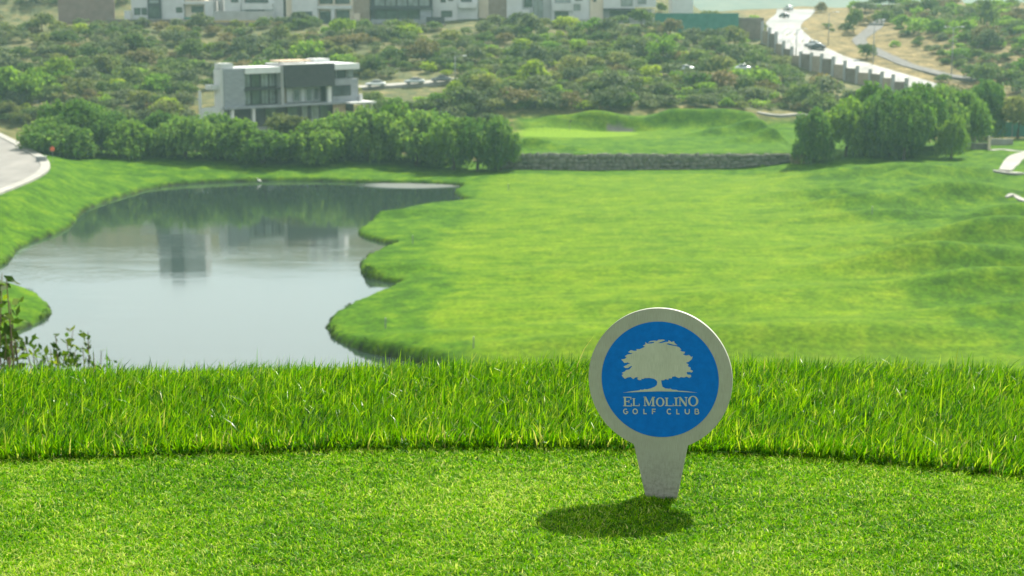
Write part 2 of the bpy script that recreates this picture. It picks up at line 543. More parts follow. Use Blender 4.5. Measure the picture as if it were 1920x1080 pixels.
# ---- hillside
def hill_mat():
    m, nt, out = new_mat('dry_hillside')
    oc = objcoord(nt)
    n1 = noise(nt, oc, 0.05, 5.0, 0.6)
    n2 = noise(nt, oc, 0.35, 5.0, 0.65)
    n3 = noise(nt, oc, 1.7, 4.0, 0.65)
    dry = ramp(nt, n2, [(0.36, (0.080, 0.070, 0.032)), (0.5, (0.155, 0.124, 0.056)), (0.66, (0.235, 0.182, 0.084))])
    scrub = ramp(nt, n2, [(0.36, (0.050, 0.070, 0.030)), (0.5, (0.085, 0.098, 0.042)), (0.64, (0.150, 0.135, 0.060))])
    c = mixc(nt, attr(nt, 'dry'), scrub, dry)
    c = mixc(nt, ramp(nt, n1, [(0.48, 0.0), (0.68, 0.35)]), c, dry)
    c = mixc(nt, 0.5, c, ramp(nt, n3, [(0.3, (0.4, 0.4, 0.4)), (0.7, (1.6, 1.6, 1.6))]), 'MULTIPLY')
    far = ramp(nt, n1, [(0.3, (0.07, 0.085, 0.06)), (0.7, (0.12, 0.12, 0.08))])
    c = mixc(nt, attr(nt, 'far'), c, far)
    p = nt.nodes.new('ShaderNodeBsdfPrincipled')
    p.inputs['Roughness'].default_value = 0.9
    p.inputs['Specular IOR Level'].default_value = 0.1
    nt.links.new(c, p.inputs['Base Color'])
    nt.links.new(bump(nt, n3, 0.25, 0.8), p.inputs['Normal'])
    nt.links.new(p.outputs['BSDF'], out.inputs['Surface'])
    return m
M_HILL = hill_mat()
def hill_attrs(x, y, z, sd, pb):
    xw = np.interp(y, [340, 351, 368, 383, 398, 420, 442, 600], [92, 87, 82.6, 77, 72, 69, 69, 69])
    r = sstep(0, 4, x - xw)*sstep(340, 350, y)*sstep(560, 520, y)
    dry = np.clip(0.85*r + 0.12, 0, 1)
    return {'dry': dry, 'far': sstep(650, 1100, y)}
xs = np.concatenate([np.linspace(-5000, -400, 40)[:-1], np.linspace(-400, -190, 30)[:-1], np.arange(-190, 230, 1.6), np.linspace(230, 420, 24)[:-1], np.linspace(420, 5000, 40)])
ys = np.concatenate([np.arange(333.4, 560, 1.5), np.linspace(562, 1200, 45)[:-1], np.linspace(1200, 6000, 60)])
hs = obj('hillside', grid_mesh('hillside', xs, ys, M_HILL, hill_attrs))
tag(hs, 'dry scrub hillside rising beyond the golf course', kind='structure')

# ---- tee bank (ground under and around the camera)
def tee_mat():
    m, nt, out = new_mat('tee_soil')
    oc = objcoord(nt)
    n = noise(nt, oc, 60.0, 4.0, 0.65)
    c = ramp(nt, n, [(0.3, (0.022, 0.045, 0.008)), (0.55, (0.055, 0.105, 0.012)), (0.75, (0.12, 0.15, 0.035))])
    p = nt.nodes.new('ShaderNodeBsdfPrincipled')
    p.inputs['Roughness'].default_value = 0.9
    p.inputs['Specular IOR Level'].default_value = 0.1
    nt.links.new(c, p.inputs['Base Color'])
    nt.links.new(bump(nt, n, 0.004, 1.0), p.inputs['Normal'])
    nt.links.new(p.outputs['BSDF'], out.inputs['Surface'])
    return m
M_TEE = tee_mat()
xs = np.concatenate([np.linspace(-500, -12, 40)[:-1], np.linspace(-12, -3, 20)[:-1], np.arange(-3, 3, 0.08), np.linspace(3, 12, 20)[:-1], np.linspace(12, 500, 40)])
ys = np.concatenate([np.linspace(-600, -4, 30)[:-1], np.linspace(-4, 2, 15)[:-1], np.arange(2, 5.5, 0.06), np.linspace(5.5, 56, 40)])
tg = obj('tee_ground', grid_mesh('tee_ground', xs, ys, M_TEE))
tag(tg, 'raised tee with the slope falling away below it', kind='structure')

# ---- lake
def water_mat():
    m, nt, out = new_mat('lake_water')
    oc = objcoord(nt)
    p = nt.nodes.new('ShaderNodeBsdfPrincipled')
    p.inputs['Base Color'].default_value = (0.020, 0.034, 0.028, 1)
    p.inputs['Roughness'].default_value = 0.055
    p.inputs['IOR'].default_value = 2.5
    p.inputs['Specular IOR Level'].default_value = 0.5
    rip = noise(nt, oc, 1.1, 3.0, 0.55, (0.55, 1.0, 1.0))
    big = noise(nt, oc, 0.045, 3.0, 0.5, (0.6, 1.6, 1.0))
    k = ramp(nt, big, [(0.48, 0.10), (0.66, 1.0)])
    wa = at_z(775, 347, 0.0)
    vm = nt.nodes.new('ShaderNodeVectorMath'); vm.operation = 'SUBTRACT'; vm.inputs[1].default_value = (wa.x, wa.y, 0)
    nt.links.new(oc, vm.inputs[0])
    vs_ = nt.nodes.new('ShaderNodeVectorMath'); vs_.operation = 'MULTIPLY'; vs_.inputs[1].default_value = (1/10.5, 1/6.0, 0)
    nt.links.new(vm.outputs[0], vs_.inputs[0])
    vl = nt.nodes.new('ShaderNodeVectorMath'); vl.operation = 'LENGTH'; nt.links.new(vs_.outputs[0], vl.inputs[0])
    gust = N(nt, 'ShaderNodeMapRange', From__Min=1.0, From__Max=0.55, To__Min=0.0, To__Max=6.0)
    nt.links.new(vl.outputs['Value'], gust.inputs['Value'])
    ka = N(nt, 'ShaderNodeMath', _operation='ADD'); nt.links.new(k, ka.inputs[0]); nt.links.new(gust.outputs['Result'], ka.inputs[1])
    k = ka.outputs[0]
    rg = N(nt, 'ShaderNodeMapRange', From__Min=0.0, From__Max=6.0, To__Min=0.055, To__Max=0.42)
    nt.links.new(gust.outputs['Result'], rg.inputs['Value']); nt.links.new(rg.outputs['Result'], p.inputs['Roughness'])
    mu = N(nt, 'ShaderNodeMath', _operation='MULTIPLY')
    nt.links.new(rip, mu.inputs[0]); nt.links.new(k, mu.inputs[1])
    nt.links.new(bump(nt, mu.outputs[0], 0.028, 0.6), p.inputs['Normal'])
    nt.links.new(p.outputs['BSDF'], out.inputs['Surface'])
    return m
x0, x1 = LAKE[:, 0].min()-4, LAKE[:, 0].max()+4
y0, y1 = LAKE[:, 1].min()-4, LAKE[:, 1].max()+4
lk = obj('lake', mesh_np('lake', [(x0,y0,0),(x1,y0,0),(x1,y1,0),(x0,y1,0)], [(0,1,2,3)], water_mat()))
tag(lk, 'still lake reflecting sky, houses and trees', kind='structure')
# ================================================================== foreground grass
EDGE = [at_z(px, py, ZT) for px, py in [(-700,880),(-300,872),(0,861),(200,858),(400,851),(700,848),(900,848),(1100,852),(1300,858),(1500,866),(1700,880),(1920,897),(2300,925),(2700,960)]]
def edge_y(x):
    return np.interp(x, [p.x for p in EDGE], [p.y for p in EDGE])
def blade_mesh(name, x, y, h, w, bend, mat, seg, rng, phi=None, rnd=None, sink=0.004):
    """curved blades, each a tapered ribbon of seg-1 quads' worth of triangles and a tip"""
    n = len(x)
    z = terrain(x, y) - sink
    a = rng.uniform(0, 2*np.pi, n)
    if phi is None: phi = rng.uniform(0, 2*np.pi, n)
    ts = np.linspace(0, 1, seg+1)
    base = np.stack([x, y, z], -1)
    wd = np.stack([np.cos(a), np.sin(a), np.zeros(n)], -1)
    ld = np.stack([np.cos(phi), np.sin(phi), np.zeros(n)], -1)
    V = np.zeros((n, 2*seg+1, 3))
    for j, t in enumerate(ts):
        up = h*(t - 0.38*np.minimum(bend, 1.4)*t*t)
        c = base + np.array([0, 0, 1.0])*up[:, None] + ld*(h*bend*t*t*0.8 + h*0.18*bend*t)[:, None]
        ww = w*(1.0 if j == 0 else (1.0 - t**2.2))*0.5
        if j < seg:
            V[:, 2*j] = c - wd*ww[:, None]
            V[:, 2*j+1] = c + wd*ww[:, None]
        else:
            V[:, 2*seg] = c
    k = 2*seg+1
    T = []
    for j in range(seg-1):
        T += [(2*j, 2*j+1, 2*j+3), (2*j, 2*j+3, 2*j+2)]
    T.append((2*seg-2, 2*seg-1, 2*seg))
    faces = (np.arange(n)[:, None, None]*k + np.array(T)[None]).reshape(-1, 3)
    if rnd is None: rnd = rng.uniform(0, 1, n)
    return mesh_np(name, V.reshape(-1, 3), faces, mat, False, {'rnd': np.repeat(rnd, k)})

M_ROUGH = leaf_mat('rough_blades', [(0.0, (0.014, 0.080, 0.001)), (0.25, (0.042, 0.150, 0.001)), (0.6, (0.120, 0.270, 0.001)), (0.88, (0.240, 0.390, 0.004)), (0.97, (0.38, 0.46, 0.04)), (1.0, (0.44, 0.38, 0.17))],
                   trans=0.48, rough=0.36, spec=0.40, objvar=0)
M_TURF = leaf_mat('turf_blades', [(0.0, (0.018, 0.095, 0.0005)), (0.3, (0.075, 0.235, 0.0005)), (0.65, (0.185, 0.385, 0.001)), (0.88, (0.34, 0.50, 0.012)), (1.0, (0.60, 0.58, 0.22))],
                  trans=0.45, rough=0.45, spec=0.16, objvar=0)
g = np.random.default_rng(21)
def clumpn(x, y, s, seed): return wob(x, y, s, seed)
# rough: dense in view, thinner at the sides
n = 100000
x = g.uniform(-1.75, 1.75, n)
y = edge_y(x) + np.abs(g.normal(0, 0.006, n)) + 1.05*g.uniform(0, 1, n)**1.1
cl = clumpn(x, y, 0.16, 31)
h = np.clip(g.normal(0.042, 0.011, n) + 0.012*cl, 0.025, 0.10)
front = np.exp(-((y-edge_y(x))/0.05)**2)
h *= 1 + 0.12*front
long_ = g.uniform(0, 1, n) < 0.018
h[long_] *= 1.45
phi = np.where(g.uniform(0, 1, n) < 0.62, g.normal(0.35, 0.75, n) + 0.6*clumpn(x, y, 0.3, 32), g.uniform(0, 6.28, n))
phi = np.where((front > 0.35) & (g.uniform(0, 1, n) < 0.7), g.normal(-1.5, 0.6, n), phi)
rn = np.clip(g.beta(1.25, 1.15, n) + 0.10*clumpn(x, y, 0.25, 33), 0, 0.97)
straw = g.uniform(0, 1, n) < (0.006 + 0.05*front)
rn[straw] = 0.985 + 0.015*g.uniform(0, 1, straw.sum())
me = blade_mesh('rough_grass', x, y, h, g.uniform(0.0022, 0.0046, n), np.clip(g.normal(0.42, 0.25, n), 0.03, 1.2), M_ROUGH, 3, g, phi, rn)
o = obj('rough_grass', me); tag(o, 'long bright green rough grass bordering the short tee turf', 'grass', kind='stuff')
n2 = 16000
x = np.where(g.uniform(0, 1, n2) < 0.5, g.uniform(-3.6, -1.7, n2), g.uniform(1.7, 3.6, n2))
y = edge_y(x) + 1.5*g.uniform(0, 1, n2)
me2 = blade_mesh('rough_grass_sides', x, y, np.clip(g.normal(0.066, 0.013, n2), 0.03, 0.11), g.uniform(0.004, 0.008, n2), np.clip(g.normal(0.5, 0.25, n2), 0.05, 1.2), M_ROUGH, 2, g)
o = obj('rough_grass', me2); tag(o, 'sparser rough grass at the sides of the tee', 'grass', kind='stuff')
# lower growth inside the rough so that no soil shows
n3 = 46000
x = g.uniform(-1.8, 1.8, n3); y = edge_y(x) + 0.004 + 1.1*g.uniform(0, 1, n3)**1.8
me3 = blade_mesh('rough_undergrowth', x, y, g.uniform(0.018, 0.036, n3), g.uniform(0.003, 0.0055, n3), g.uniform(0.3, 1.3, n3), M_ROUGH, 2, g, None, np.clip(g.beta(1.2, 4.5, n3), 0, 0.95))  # blade colours skewed dark, painting in the shade at the rough's base
o = obj('rough_undergrowth', me3); tag(o, 'short undergrowth between the rough grass blades', 'grass', kind='stuff')
# mown turf
n4 = 330000
x = g.uniform(-1.25, 1.25, n4); y = 2.12 + (edge_y(x)+0.03-2.12)*g.uniform(0, 1, n4)
patch = clumpn(x, y, 0.5, 41); fine = clumpn(x, y, 0.045, 42)
hh = np.clip(g.normal(0.0098, 0.0022, n4) + 0.0016*fine, 0.004, 0.02)
near_edge = np.exp(-((edge_y(x)-y)/0.05)**2)
hh *= 1 + 0.5*near_edge*g.uniform(0, 1, n4)
rn = np.clip(g.beta(1.25, 1.35, n4) + 0.20*patch + 0.14*fine + 0.10*clumpn(x, y, 0.16, 43), 0, 0.95)
st = g.uniform(0, 1, n4) < 0.06
rn[st] = g.uniform(0.93, 1.0, st.sum())
me4 = blade_mesh('tee_turf', x, y, hh, g.uniform(0.0016, 0.0030, n4), np.clip(g.normal(0.9, 0.4, n4), 0.1, 1.9), M_TURF, 2, g, None, rn, 0.001)
o = obj('tee_turf', me4); tag(o, 'closely mown green turf of the tee', 'grass', kind='stuff')
n5 = 90000
x = g.uniform(-3.2, 3.2, n5); y = 0.8 + (edge_y(x)-0.8)*g.uniform(0, 1, n5)
keep = (np.abs(x) > 1.22) | (y < 2.14)
x = x[keep]; y = y[keep]; n5 = len(x)
me5 = blade_mesh('tee_turf_sides', x, y, g.uniform(0.008, 0.013, n5), g.uniform(0.004, 0.007, n5), g.uniform(0.4, 1.6, n5), M_TURF, 2, g, None, np.clip(g.beta(2, 2.2, n5), 0, 0.95), 0.001)
o = obj('tee_turf', me5); tag(o, 'mown turf at the sides of the tee', 'grass', kind='stuff')

# ================================================================== tee marker sign
def metal_mat(name='brushed_metal', k=1.0):
    m, nt, out = new_mat(name)
    oc = objcoord(nt)
    brush = noise(nt, oc, 55.0, 4.0, 0.6, (22.0, 1.0, 1.0))
    blot = noise(nt, oc, 26.0, 5.0, 0.6)
    c = ramp(nt, brush, [(0.25, (0.29*k, 0.292*k, 0.25*k)), (0.75, (0.42*k, 0.422*k, 0.37*k))])
    c = mixc(nt, 0.5, c, ramp(nt, blot, [(0.3, (0.80, 0.80, 0.78)), (0.65, (1.05, 1.05, 1.05))]), 'MULTIPLY')
    # splashed soil and mower dirt near the foot
    sep = nt.nodes.new('ShaderNodeSeparateXYZ'); nt.links.new(oc, sep.inputs[0])
    mr = N(nt, 'ShaderNodeMapRange', From__Min=0.0, From__Max=0.095, To__Min=0.75, To__Max=0.0)
    nt.links.new(sep.outputs['Z'], mr.inputs['Value'])
    sp = ramp(nt, noise(nt, oc, 120.0, 5.0, 0.7), [(0.45, 0.0), (0.68, 1.0)])
    mm = N(nt, 'ShaderNodeMath', _operation='MULTIPLY'); nt.links.new(mr.outputs['Result'], mm.inputs[0]); nt.links.new(sp, mm.inputs[1])
    c = mixc(nt, mm.outputs[0], c, (0.11, 0.10, 0.065))
    p = nt.nodes.new('ShaderNodeBsdfPrincipled')
    p.inputs['Metallic'].default_value = 0.35
    p.inputs['Specular IOR Level'].default_value = 0.5
    nt.links.new(c, p.inputs['Base Color'])
    nt.links.new(ramp(nt, brush, [(0.2, 0.42), (0.8, 0.58)]), p.inputs['Roughness'])
    nt.links.new(bump(nt, brush, 0.0002, 0.35), p.inputs['Normal'])
    nt.links.new(p.outputs['BSDF'], out.inputs['Surface'])
    return m
def blue_mat():
    m, nt, out = new_mat('blue_enamel')
    oc = objcoord(nt)
    f = noise(nt, oc, 70.0, 6.0, 0.7)
    c = ramp(nt, f, [(0.3, (0.0005, 0.112, 0.43)), (0.7, (0.0012, 0.152, 0.56))])
    p = nt.nodes.new('ShaderNodeBsdfPrincipled')
    p.inputs['Roughness'].default_value = 0.55
    p.inputs['Specular IOR Level'].default_value = 0.12
    nt.links.new(c, p.inputs['Base Color'])
    nt.links.new(p.outputs['BSDF'], out.inputs['Surface'])
    return m
M_METAL = metal_mat(); M_EMBLEM = metal_mat('polished_emblem_metal', 1.3); M_BLUE = blue_mat()
SIGN_AT = at_z(1240, 938, ZT)
SIGN_RZ = math.radians(-13.0)
SK = 1.0/4330.0                          # metres per pixel of the enlarged view
CZ = 0.2225                              # height of the disc's centre
def zl(p): return ((p[0]-571)*SK, CZ + (585-p[1])*SK*1.01)
sign = empty('tee_marker_sign', SIGN_AT, SIGN_RZ)
sign.rotation_euler = (math.radians(-1.5), math.radians(-1.9), SIGN_RZ)
tag(sign, 'round brushed metal tee marker with blue disc and tree emblem', 'golf sign')
R_OUT, R_BLUE, THK = 0.1290, 0.1052, 0.010
# outline: circle joined to a tapering foot
foot_top, foot_bot = 0.0490, 0.0272
ang = math.asin(foot_top/R_OUT)
pts = []
a0 = -math.pi/2 + ang; a1 = 1.5*math.pi - ang
for i in range(121):
    a = a0 + (a1-a0)*i/120
    pts.append((R_OUT*math.cos(a), CZ + R_OUT*math.sin(a)))
zj = pts[0][1]
pts += [(-foot_top+0.0012, zj-0.004), (-foot_bot, 0.0), (-foot_bot+0.010, -0.06), (foot_bot-0.010, -0.06), (foot_bot, 0.0), (foot_top-0.0012, zj-0.004)]
def flat_poly(name, poly, y0, y1, mat, parent, bevel=0.0):
    tris = tessellate_polygon([[Vector((p[0], p[1], 0)) for p in poly]])
    n = len(poly)
    area = sum(poly[i][0]*poly[(i+1) % n][1]-poly[(i+1) % n][0]*poly[i][1] for i in range(n))
    vs = [(x, y0, z) for x, z in poly] + [(x, y1, z) for x, z in poly]
    fs = [tuple(t) for t in tris] + [tuple(i+n for i in reversed(t)) for t in tris]
    fs += [(i, i+n, (i+1) % n+n, (i+1) % n) for i in range(n)]
    bm = bmesh.new()
    bv = [bm.verts.new(v) for v in vs]
    for f in fs:
        try: bm.faces.new([bv[i] for i in f])
        except ValueError: pass
    bmesh.ops.recalc_face_normals(bm, faces=bm.faces)
    me = bpy.data.meshes.new(name); bm.to_mesh(me); bm.free()
    me.materials.append(mat)
    return obj(name, me, parent)
flat_poly('plate', pts, 0.0, THK, M_METAL, sign)
disc = [(R_BLUE*math.cos(2*math.pi*i/128), CZ + R_BLUE*math.sin(2*math.pi*i/128)) for i in range(128)]
flat_poly('blue_disc', disc, -0.0006, 0.0004, M_BLUE, sign)
TREE = [(500,655),(530,642),(548,628),(553,605),(545,590),(525,578),(490,573),(455,575),(440,583),(426,579),(430,590),(408,592),(395,583),(405,572),(385,569),(365,585),(345,569),(322,572),
(300,584),(285,572),(275,555),(290,546),(275,538),(300,526),(310,515),(335,510),(360,482),(345,484),(325,498),(305,500),(290,489),(312,478),(328,466),(346,465),(322,455),(297,460),(288,448),(273,433),(300,428),(315,418),(302,406),
(325,392),(350,389),(366,380),(345,381),(328,374),(350,358),(374,364),(396,362),(394,350),(420,350),(445,338),(462,330),(444,322),(465,312),(463,294),(480,306),(510,304),(528,300),(534,292),(512,292),(484,298),(500,286),(530,281),(553,284),(566,274),(600,272),(618,277),(600,284),(570,296),
(556,301),(590,299),(622,290),(640,290),(645,276),(666,290),(686,284),(690,297),(711,315),(690,313),(670,308),(640,300),(625,308),(660,316),(700,322),(726,330),(742,350),(728,350),(745,362),(770,365),(766,378),(750,382),(775,394),(800,388),(818,404),(828,400),(822,420),(800,440),(775,450),(797,462),
(790,476),(812,486),(810,502),(830,512),(820,524),(800,520),(780,522),(785,540),(812,543),(816,556),(800,566),(780,556),(760,564),(735,561),(720,569),(690,556),(668,560),(666,572),(640,574),(638,585),(615,580),(605,588),(583,590),(585,612),(592,640),
(615,652),(640,655),(655,652),(668,661),(700,662),(712,668),(770,670),(862,680),(700,675),(570,676),(430,683),(283,693),(350,681),(415,672),(418,666),(440,668),(452,661),(470,663)]
flat_poly('tree_emblem', [zl(p) for p in TREE], -0.0011, -0.0002, M_EMBLEM, sign)
# ---- lettering
def stroke(mb, P, w, y0=-0.0011, y1=-0.0002):
    """polyline in x,z given a width"""
    P = [Vector((p[0], p[1])) for p in P]
    L, R = [], []
    for i, p in enumerate(P):
        if i == 0: d = (P[1]-P[0]).normalized(); m = 1.0
        elif i == len(P)-1: d = (P[-1]-P[-2]).normalized(); m = 1.0
        else:
            d1 = (P[i]-P[i-1]).normalized(); d2 = (P[i+1]-P[i]).normalized()
            d = (d1+d2).normalized(); m = 1.0/max(0.5, d.dot(d1))
        nrm = Vector((-d.y, d.x))*(w*0.5*m)
        L.append(p+nrm); R.append(p-nrm)
    for i in range(len(P)-1):
        mb.prism([L[i][:], L[i+1][:], R[i+1][:], R[i][:]], y0, y1)
def ring(mb, cx, cz, rx, rz, tx, tz, a0=0, a1=2*math.pi, n=30):
    for i in range(n):
        b0 = a0+(a1-a0)*i/n; b1 = a0+(a1-a0)*(i+1)/n
        q = []
        for b, kx, kz in ((b0, rx, rz), (b1, rx, rz), (b1, rx-tx, rz-tz), (b0, rx-tx, rz-tz)):
            q.append((cx+kx*math.cos(b), cz+kz*math.sin(b)))
        mb.prism(q, -0.0011, -0.0002)
def rect(mb, x0, x1, z0, z1): mb.prism([(x0,z0),(x1,z0),(x1,z1),(x0,z1)], -0.0011, -0.0002)
def serif_letter(mb, ch, x, w, base, h):
    """x..x+w, heights from base, in enlarged-view pixels with z up"""
    T, t, s = 0.20*h, 0.085*h, 0.085*h           # thick, thin, serif
    def R(a, b, c, d): rect(mb, *( [(v)*SK for v in (a, b)] + [CZ + v*SK for v in (c, d)] ))
    def S(P, wd): stroke(mb, [((p[0])*SK, CZ + p[1]*SK) for p in P], wd*SK)
    if ch in 'EL':
        xs0 = x+0.10*w
        R(x, x+0.10*w+T+0.09*w, base, base+s); R(x, x+0.10*w+T+0.09*w, base+h-s, base+h)
        R(xs0, xs0+T, base+s, base+h-s)
        R(xs0+T+0.09*w, x+w, base, base+t)
        R(x+w-t, x+w, base+t, base+0.30*h)
        if ch == 'E':
            R(xs0+T+0.09*w, x+w*0.96, base+h-t, base+h); R(x+w*0.96-t, x+w*0.96, base+0.73*h, base+h-t)
            R(xs0+T, x+0.72*w, base+0.47*h, base+0.47*h+t); R(x+0.72*w-t, x+0.72*w, base+0.36*h, base+0.66*h)
    elif ch == 'I':
        R(x, x+w, base, base+s); R(x, x+w, base+h-s, base+h); R(x+w/2-T/2, x+w/2+T/2, base+s, base+h-s)
    elif ch == 'M':
        R(x, x+0.22*w, base, base+s); R(x+0.10*w-t/2, x+0.10*w+t/2, base+s, base+h)
        R(x+w-0.34*w, x+w, base, base+s); R(x+w-0.17*w-T/2, x+w-0.17*w+T/2, base+s, base+h)
        R(x, x+0.16*w, base+h-s, base+h); R(x+w-0.18*w, x+w, base+h-s, base+h)
        S([(x+0.13*w, base+h-0.02*h), (x+0.48*w, base+0.06*h)], T*0.95)
        S([(x+0.48*w, base+0.04*h), (x+w-0.22*w, base+h-0.02*h)], t)
    elif ch == 'N':
        R(x, x+0.30*w, base, base+s); R(x+0.15*w-t/2, x+0.15*w+t/2, base+s, base+h)
        R(x+w-0.30*w, x+w, base+h-s, base+h); R(x+w-0.15*w-t/2, x+w-0.15*w+t/2, base, base+h-s)
        R(x-0.02*w, x+0.18*w, base+h-s, base+h)
        S([(x+0.14*w, base+h-0.03*h), (x+w-0.15*w, base+0.03*h)], T)
    elif ch == 'O':
        ring(mb, (x+w/2)*SK, CZ+(base+h/2)*SK, w/2*SK, h/2*1.03*SK, T*SK, t*SK)
mb = MB()
OX, OY = 571, 585
for ch, xa, xb, ytop, ybot in [('E',283,350,727,802),('L',355,411,737,798),('M',444,533,722,796),('O',540,606,727,796),('L',610,677,726,792),('I',681,712,724,790),('N',716,785,718,790),('O',789,868,708,788)]:
    serif_letter(mb, ch, xa-OX, xb-xa, OY-ybot, ybot-ytop)
mb.build('name_lettering', M_EMBLEM, sign)
mb = MB()
def P2(p): return ((p[0]-OX)*SK, CZ+(OY-p[1])*SK)
W2 = 8.0*SK
def arc(cx, cy, rx, ry, d0, d1, n=14):
    return [(cx+rx*math.cos(math.radians(d0+(d1-d0)*i/n)), cy-ry*math.sin(math.radians(d0+(d1-d0)*i/n))) for i in range(n+1)]
def st2(P): stroke(mb, [P2(p) for p in P], W2)
st2(arc(301,843,16,19,50,350)); st2([(304,845),(318,845)]); st2([(317,842),(317,856)])
st2(arc(376,841,17,19,0,360,24))
st2([(444,820),(444,857),(466,857)])
st2([(537,820),(511,820),(511,859)]); st2([(511,838),(533,838)])
st2(arc(643,835,17,19,45,315))
st2([(701,814),(701,852),(722,852)])
st2([(766,812),(766,833)]+arc(782,834,16,16,180,360)+[(798,833),(798,812)])
st2([(843,811),(843,849)]); st2([(843,811)]+arc(856,820,11,9,90,-90)+[(843,829)]); st2([(843,829)]+arc(859,839,12,10,90,-90)+[(843,849)])
mb.build('club_lettering', M_EMBLEM, sign)
# ================================================================== trees and shrubs
M_BARK = surf('bark', (0.055, 0.042, 0.030), (0.13, 0.105, 0.075), 3.0, 0.9, 0.1, 0, 0.02)
LEAF = {
 'pepper': leaf_mat('pepper_leaves', [(0.0, (0.040, 0.104, 0.026)), (0.45, (0.082, 0.172, 0.036)), (0.8, (0.150, 0.245, 0.048)), (1.0, (0.23, 0.31, 0.075))], 0.48, objvar=0.28),
 'bright': leaf_mat('bright_leaves', [(0.0, (0.055, 0.135, 0.014)), (0.5, (0.112, 0.210, 0.028)), (1.0, (0.22, 0.32, 0.052))], 0.48, objvar=0.28),
 'olive': leaf_mat('olive_leaves', [(0.0, (0.042, 0.080, 0.030)), (0.5, (0.090, 0.140, 0.046)), (1.0, (0.17, 0.21, 0.070))], 0.40),
 'grey': leaf_mat('grey_green_leaves', [(0.0, (0.050, 0.078, 0.045)), (0.5, (0.100, 0.130, 0.068)), (1.0, (0.18, 0.20, 0.105))], 0.36),
 'brown': leaf_mat('dry_leaves', [(0.0, (0.085, 0.072, 0.038)), (0.5, (0.165, 0.140, 0.068)), (1.0, (0.27, 0.225, 0.11))], 0.30),
 'yellow': leaf_mat('yellow_green_leaves', [(0.0, (0.095, 0.155, 0.014)), (0.5, (0.190, 0.270, 0.022)), (1.0, (0.31, 0.36, 0.045))], 0.45),
 'tan': leaf_mat('tan_leaves', [(0.0, (0.080, 0.110, 0.035)), (0.5, (0.155, 0.180, 0.060)), (1.0, (0.25, 0.25, 0.095))], 0.40),
}
def leaf_quads(c, nrm, size, asp, rng, vertical=None):
    """quads at points c; nrm rough normals; returns verts, faces"""
    n = len(c)
    r = rng.normal(0, 1, (n, 3))
    nn = nrm + 0.75*r*np.linalg.norm(nrm, axis=1, keepdims=True)
    nn /= np.linalg.norm(nn, axis=1, keepdims=True)+1e-9
    t = rng.normal(0, 1, (n, 3))
    if vertical is not None:
        t = np.where(vertical[:, None], np.array([0, 0, 1.0]) + 0.18*t, t)
    t -= nn*(t*nn).sum(1, keepdims=True)
    t /= np.linalg.norm(t, axis=1, keepdims=True)+1e-9
    b = np.cross(nn, t)
    hs = (size*0.5)[:, None]; ha = (size*asp*0.5)[:, None]
    V = np.stack([c - t*ha, c + b*hs*0.8 - t*ha*0.1, c + t*ha, c - b*hs*0.8 + t*ha*0.1], 1)
    F_ = np.arange(n*4).reshape(n, 4)
    return V.reshape(-1, 3), F_
def crown_mesh(name, lobes, n, size, mat, seed, weep=0.0, zmin=0.3, gap=0.0):
    rng = np.random.default_rng(seed)
    w = np.array([l[3]*l[4]*l[5] for l in lobes])**0.72
    w /= w.sum()
    li = rng.choice(len(lobes), n, p=w)
    L = np.array(lobes)[li]
    d = rng.normal(0, 1, (n, 3)); d /= np.linalg.norm(d, axis=1, keepdims=True)
    d[:, 2] = np.where((d[:, 2] < -0.35) & (rng.uniform(0, 1, n) < 0.6), -d[:, 2], d[:, 2])
    # leaf clumps: pull each leaf towards one of a set of clump directions
    k = 46
    cd = rng.normal(0, 1, (len(lobes), k, 3)); cd /= np.linalg.norm(cd, axis=2, keepdims=True)
    dots = np.einsum('ni,nki->nk', d, cd[li])
    best = dots.argmax(1)
    ctr = cd[li, best]
    d = ctr*0.55 + d*0.45
    d /= np.linalg.norm(d, axis=1, keepdims=True)
    cr = rng.uniform(0.80, 1.13, (len(lobes), k))[li, best]
    rad = cr*(rng.uniform(0.25, 1.0, n)**0.42)
    c = L[:, :3] + d*L[:, 3:6]*rad[:, None]
    rnd = np.clip(0.25 + 0.35*rng.uniform(0, 1, n) + 0.30*rng.uniform(0, 1, (len(lobes), k))[li, best] + 0.15*(rng.uniform(0, 1, n) < 0.2), 0, 1)
    sz = size*rng.uniform(0.6, 1.35, n)
    vert = rng.uniform(0, 1, n) < weep
    # hanging strands: slide down from the shell
    drop = np.where(vert, rng.uniform(0, 1, n)**1.3*2.6*weep*1.4, 0)
    c[:, 2] -= drop
    asp = np.where(vert, 2.6, 1.2)
    keep = c[:, 2] > zmin
    c, d, sz, asp, vert, rnd = c[keep], d[keep], sz[keep], asp[keep], vert[keep], rnd[keep]
    V, F_ = leaf_quads(c, d + np.array([0, 0, 0.35]), sz, asp[:, None][:, 0], rng, vert)
    return mesh_np(name, V, F_, mat, False, {'rnd': np.repeat(rnd, 4)})
def trunk_mesh(name, h, r, spread, nl, seed):
    rng = random.Random(seed)
    mb = MB()
    lean = rng.uniform(-0.06, 0.06)*h
    hs = h*0.42
    mb.tube([(0,0,-0.4), (lean*0.2, 0, hs*0.4), (lean*0.6, lean*0.3, hs*0.8), (lean, lean*0.4, hs)], [r*1.3, r, r*0.85, r*0.8], 7)
    for i in range(nl):
        a = 2*math.pi*(i+rng.uniform(0, 0.5))/nl
        e = spread*rng.uniform(0.55, 0.9)
        z1 = h*rng.uniform(0.66, 0.86)
        mb.tube([(lean, lean*0.4, hs*0.93), (lean+e*0.4*math.cos(a), lean*0.4+e*0.4*math.sin(a), hs+(z1-hs)*0.55), (lean+e*math.cos(a), lean*0.4+e*math.sin(a), z1)],
                [r*0.62, r*0.4, r*0.12], 6)
    return mb.mesh(name, M_BARK, True)
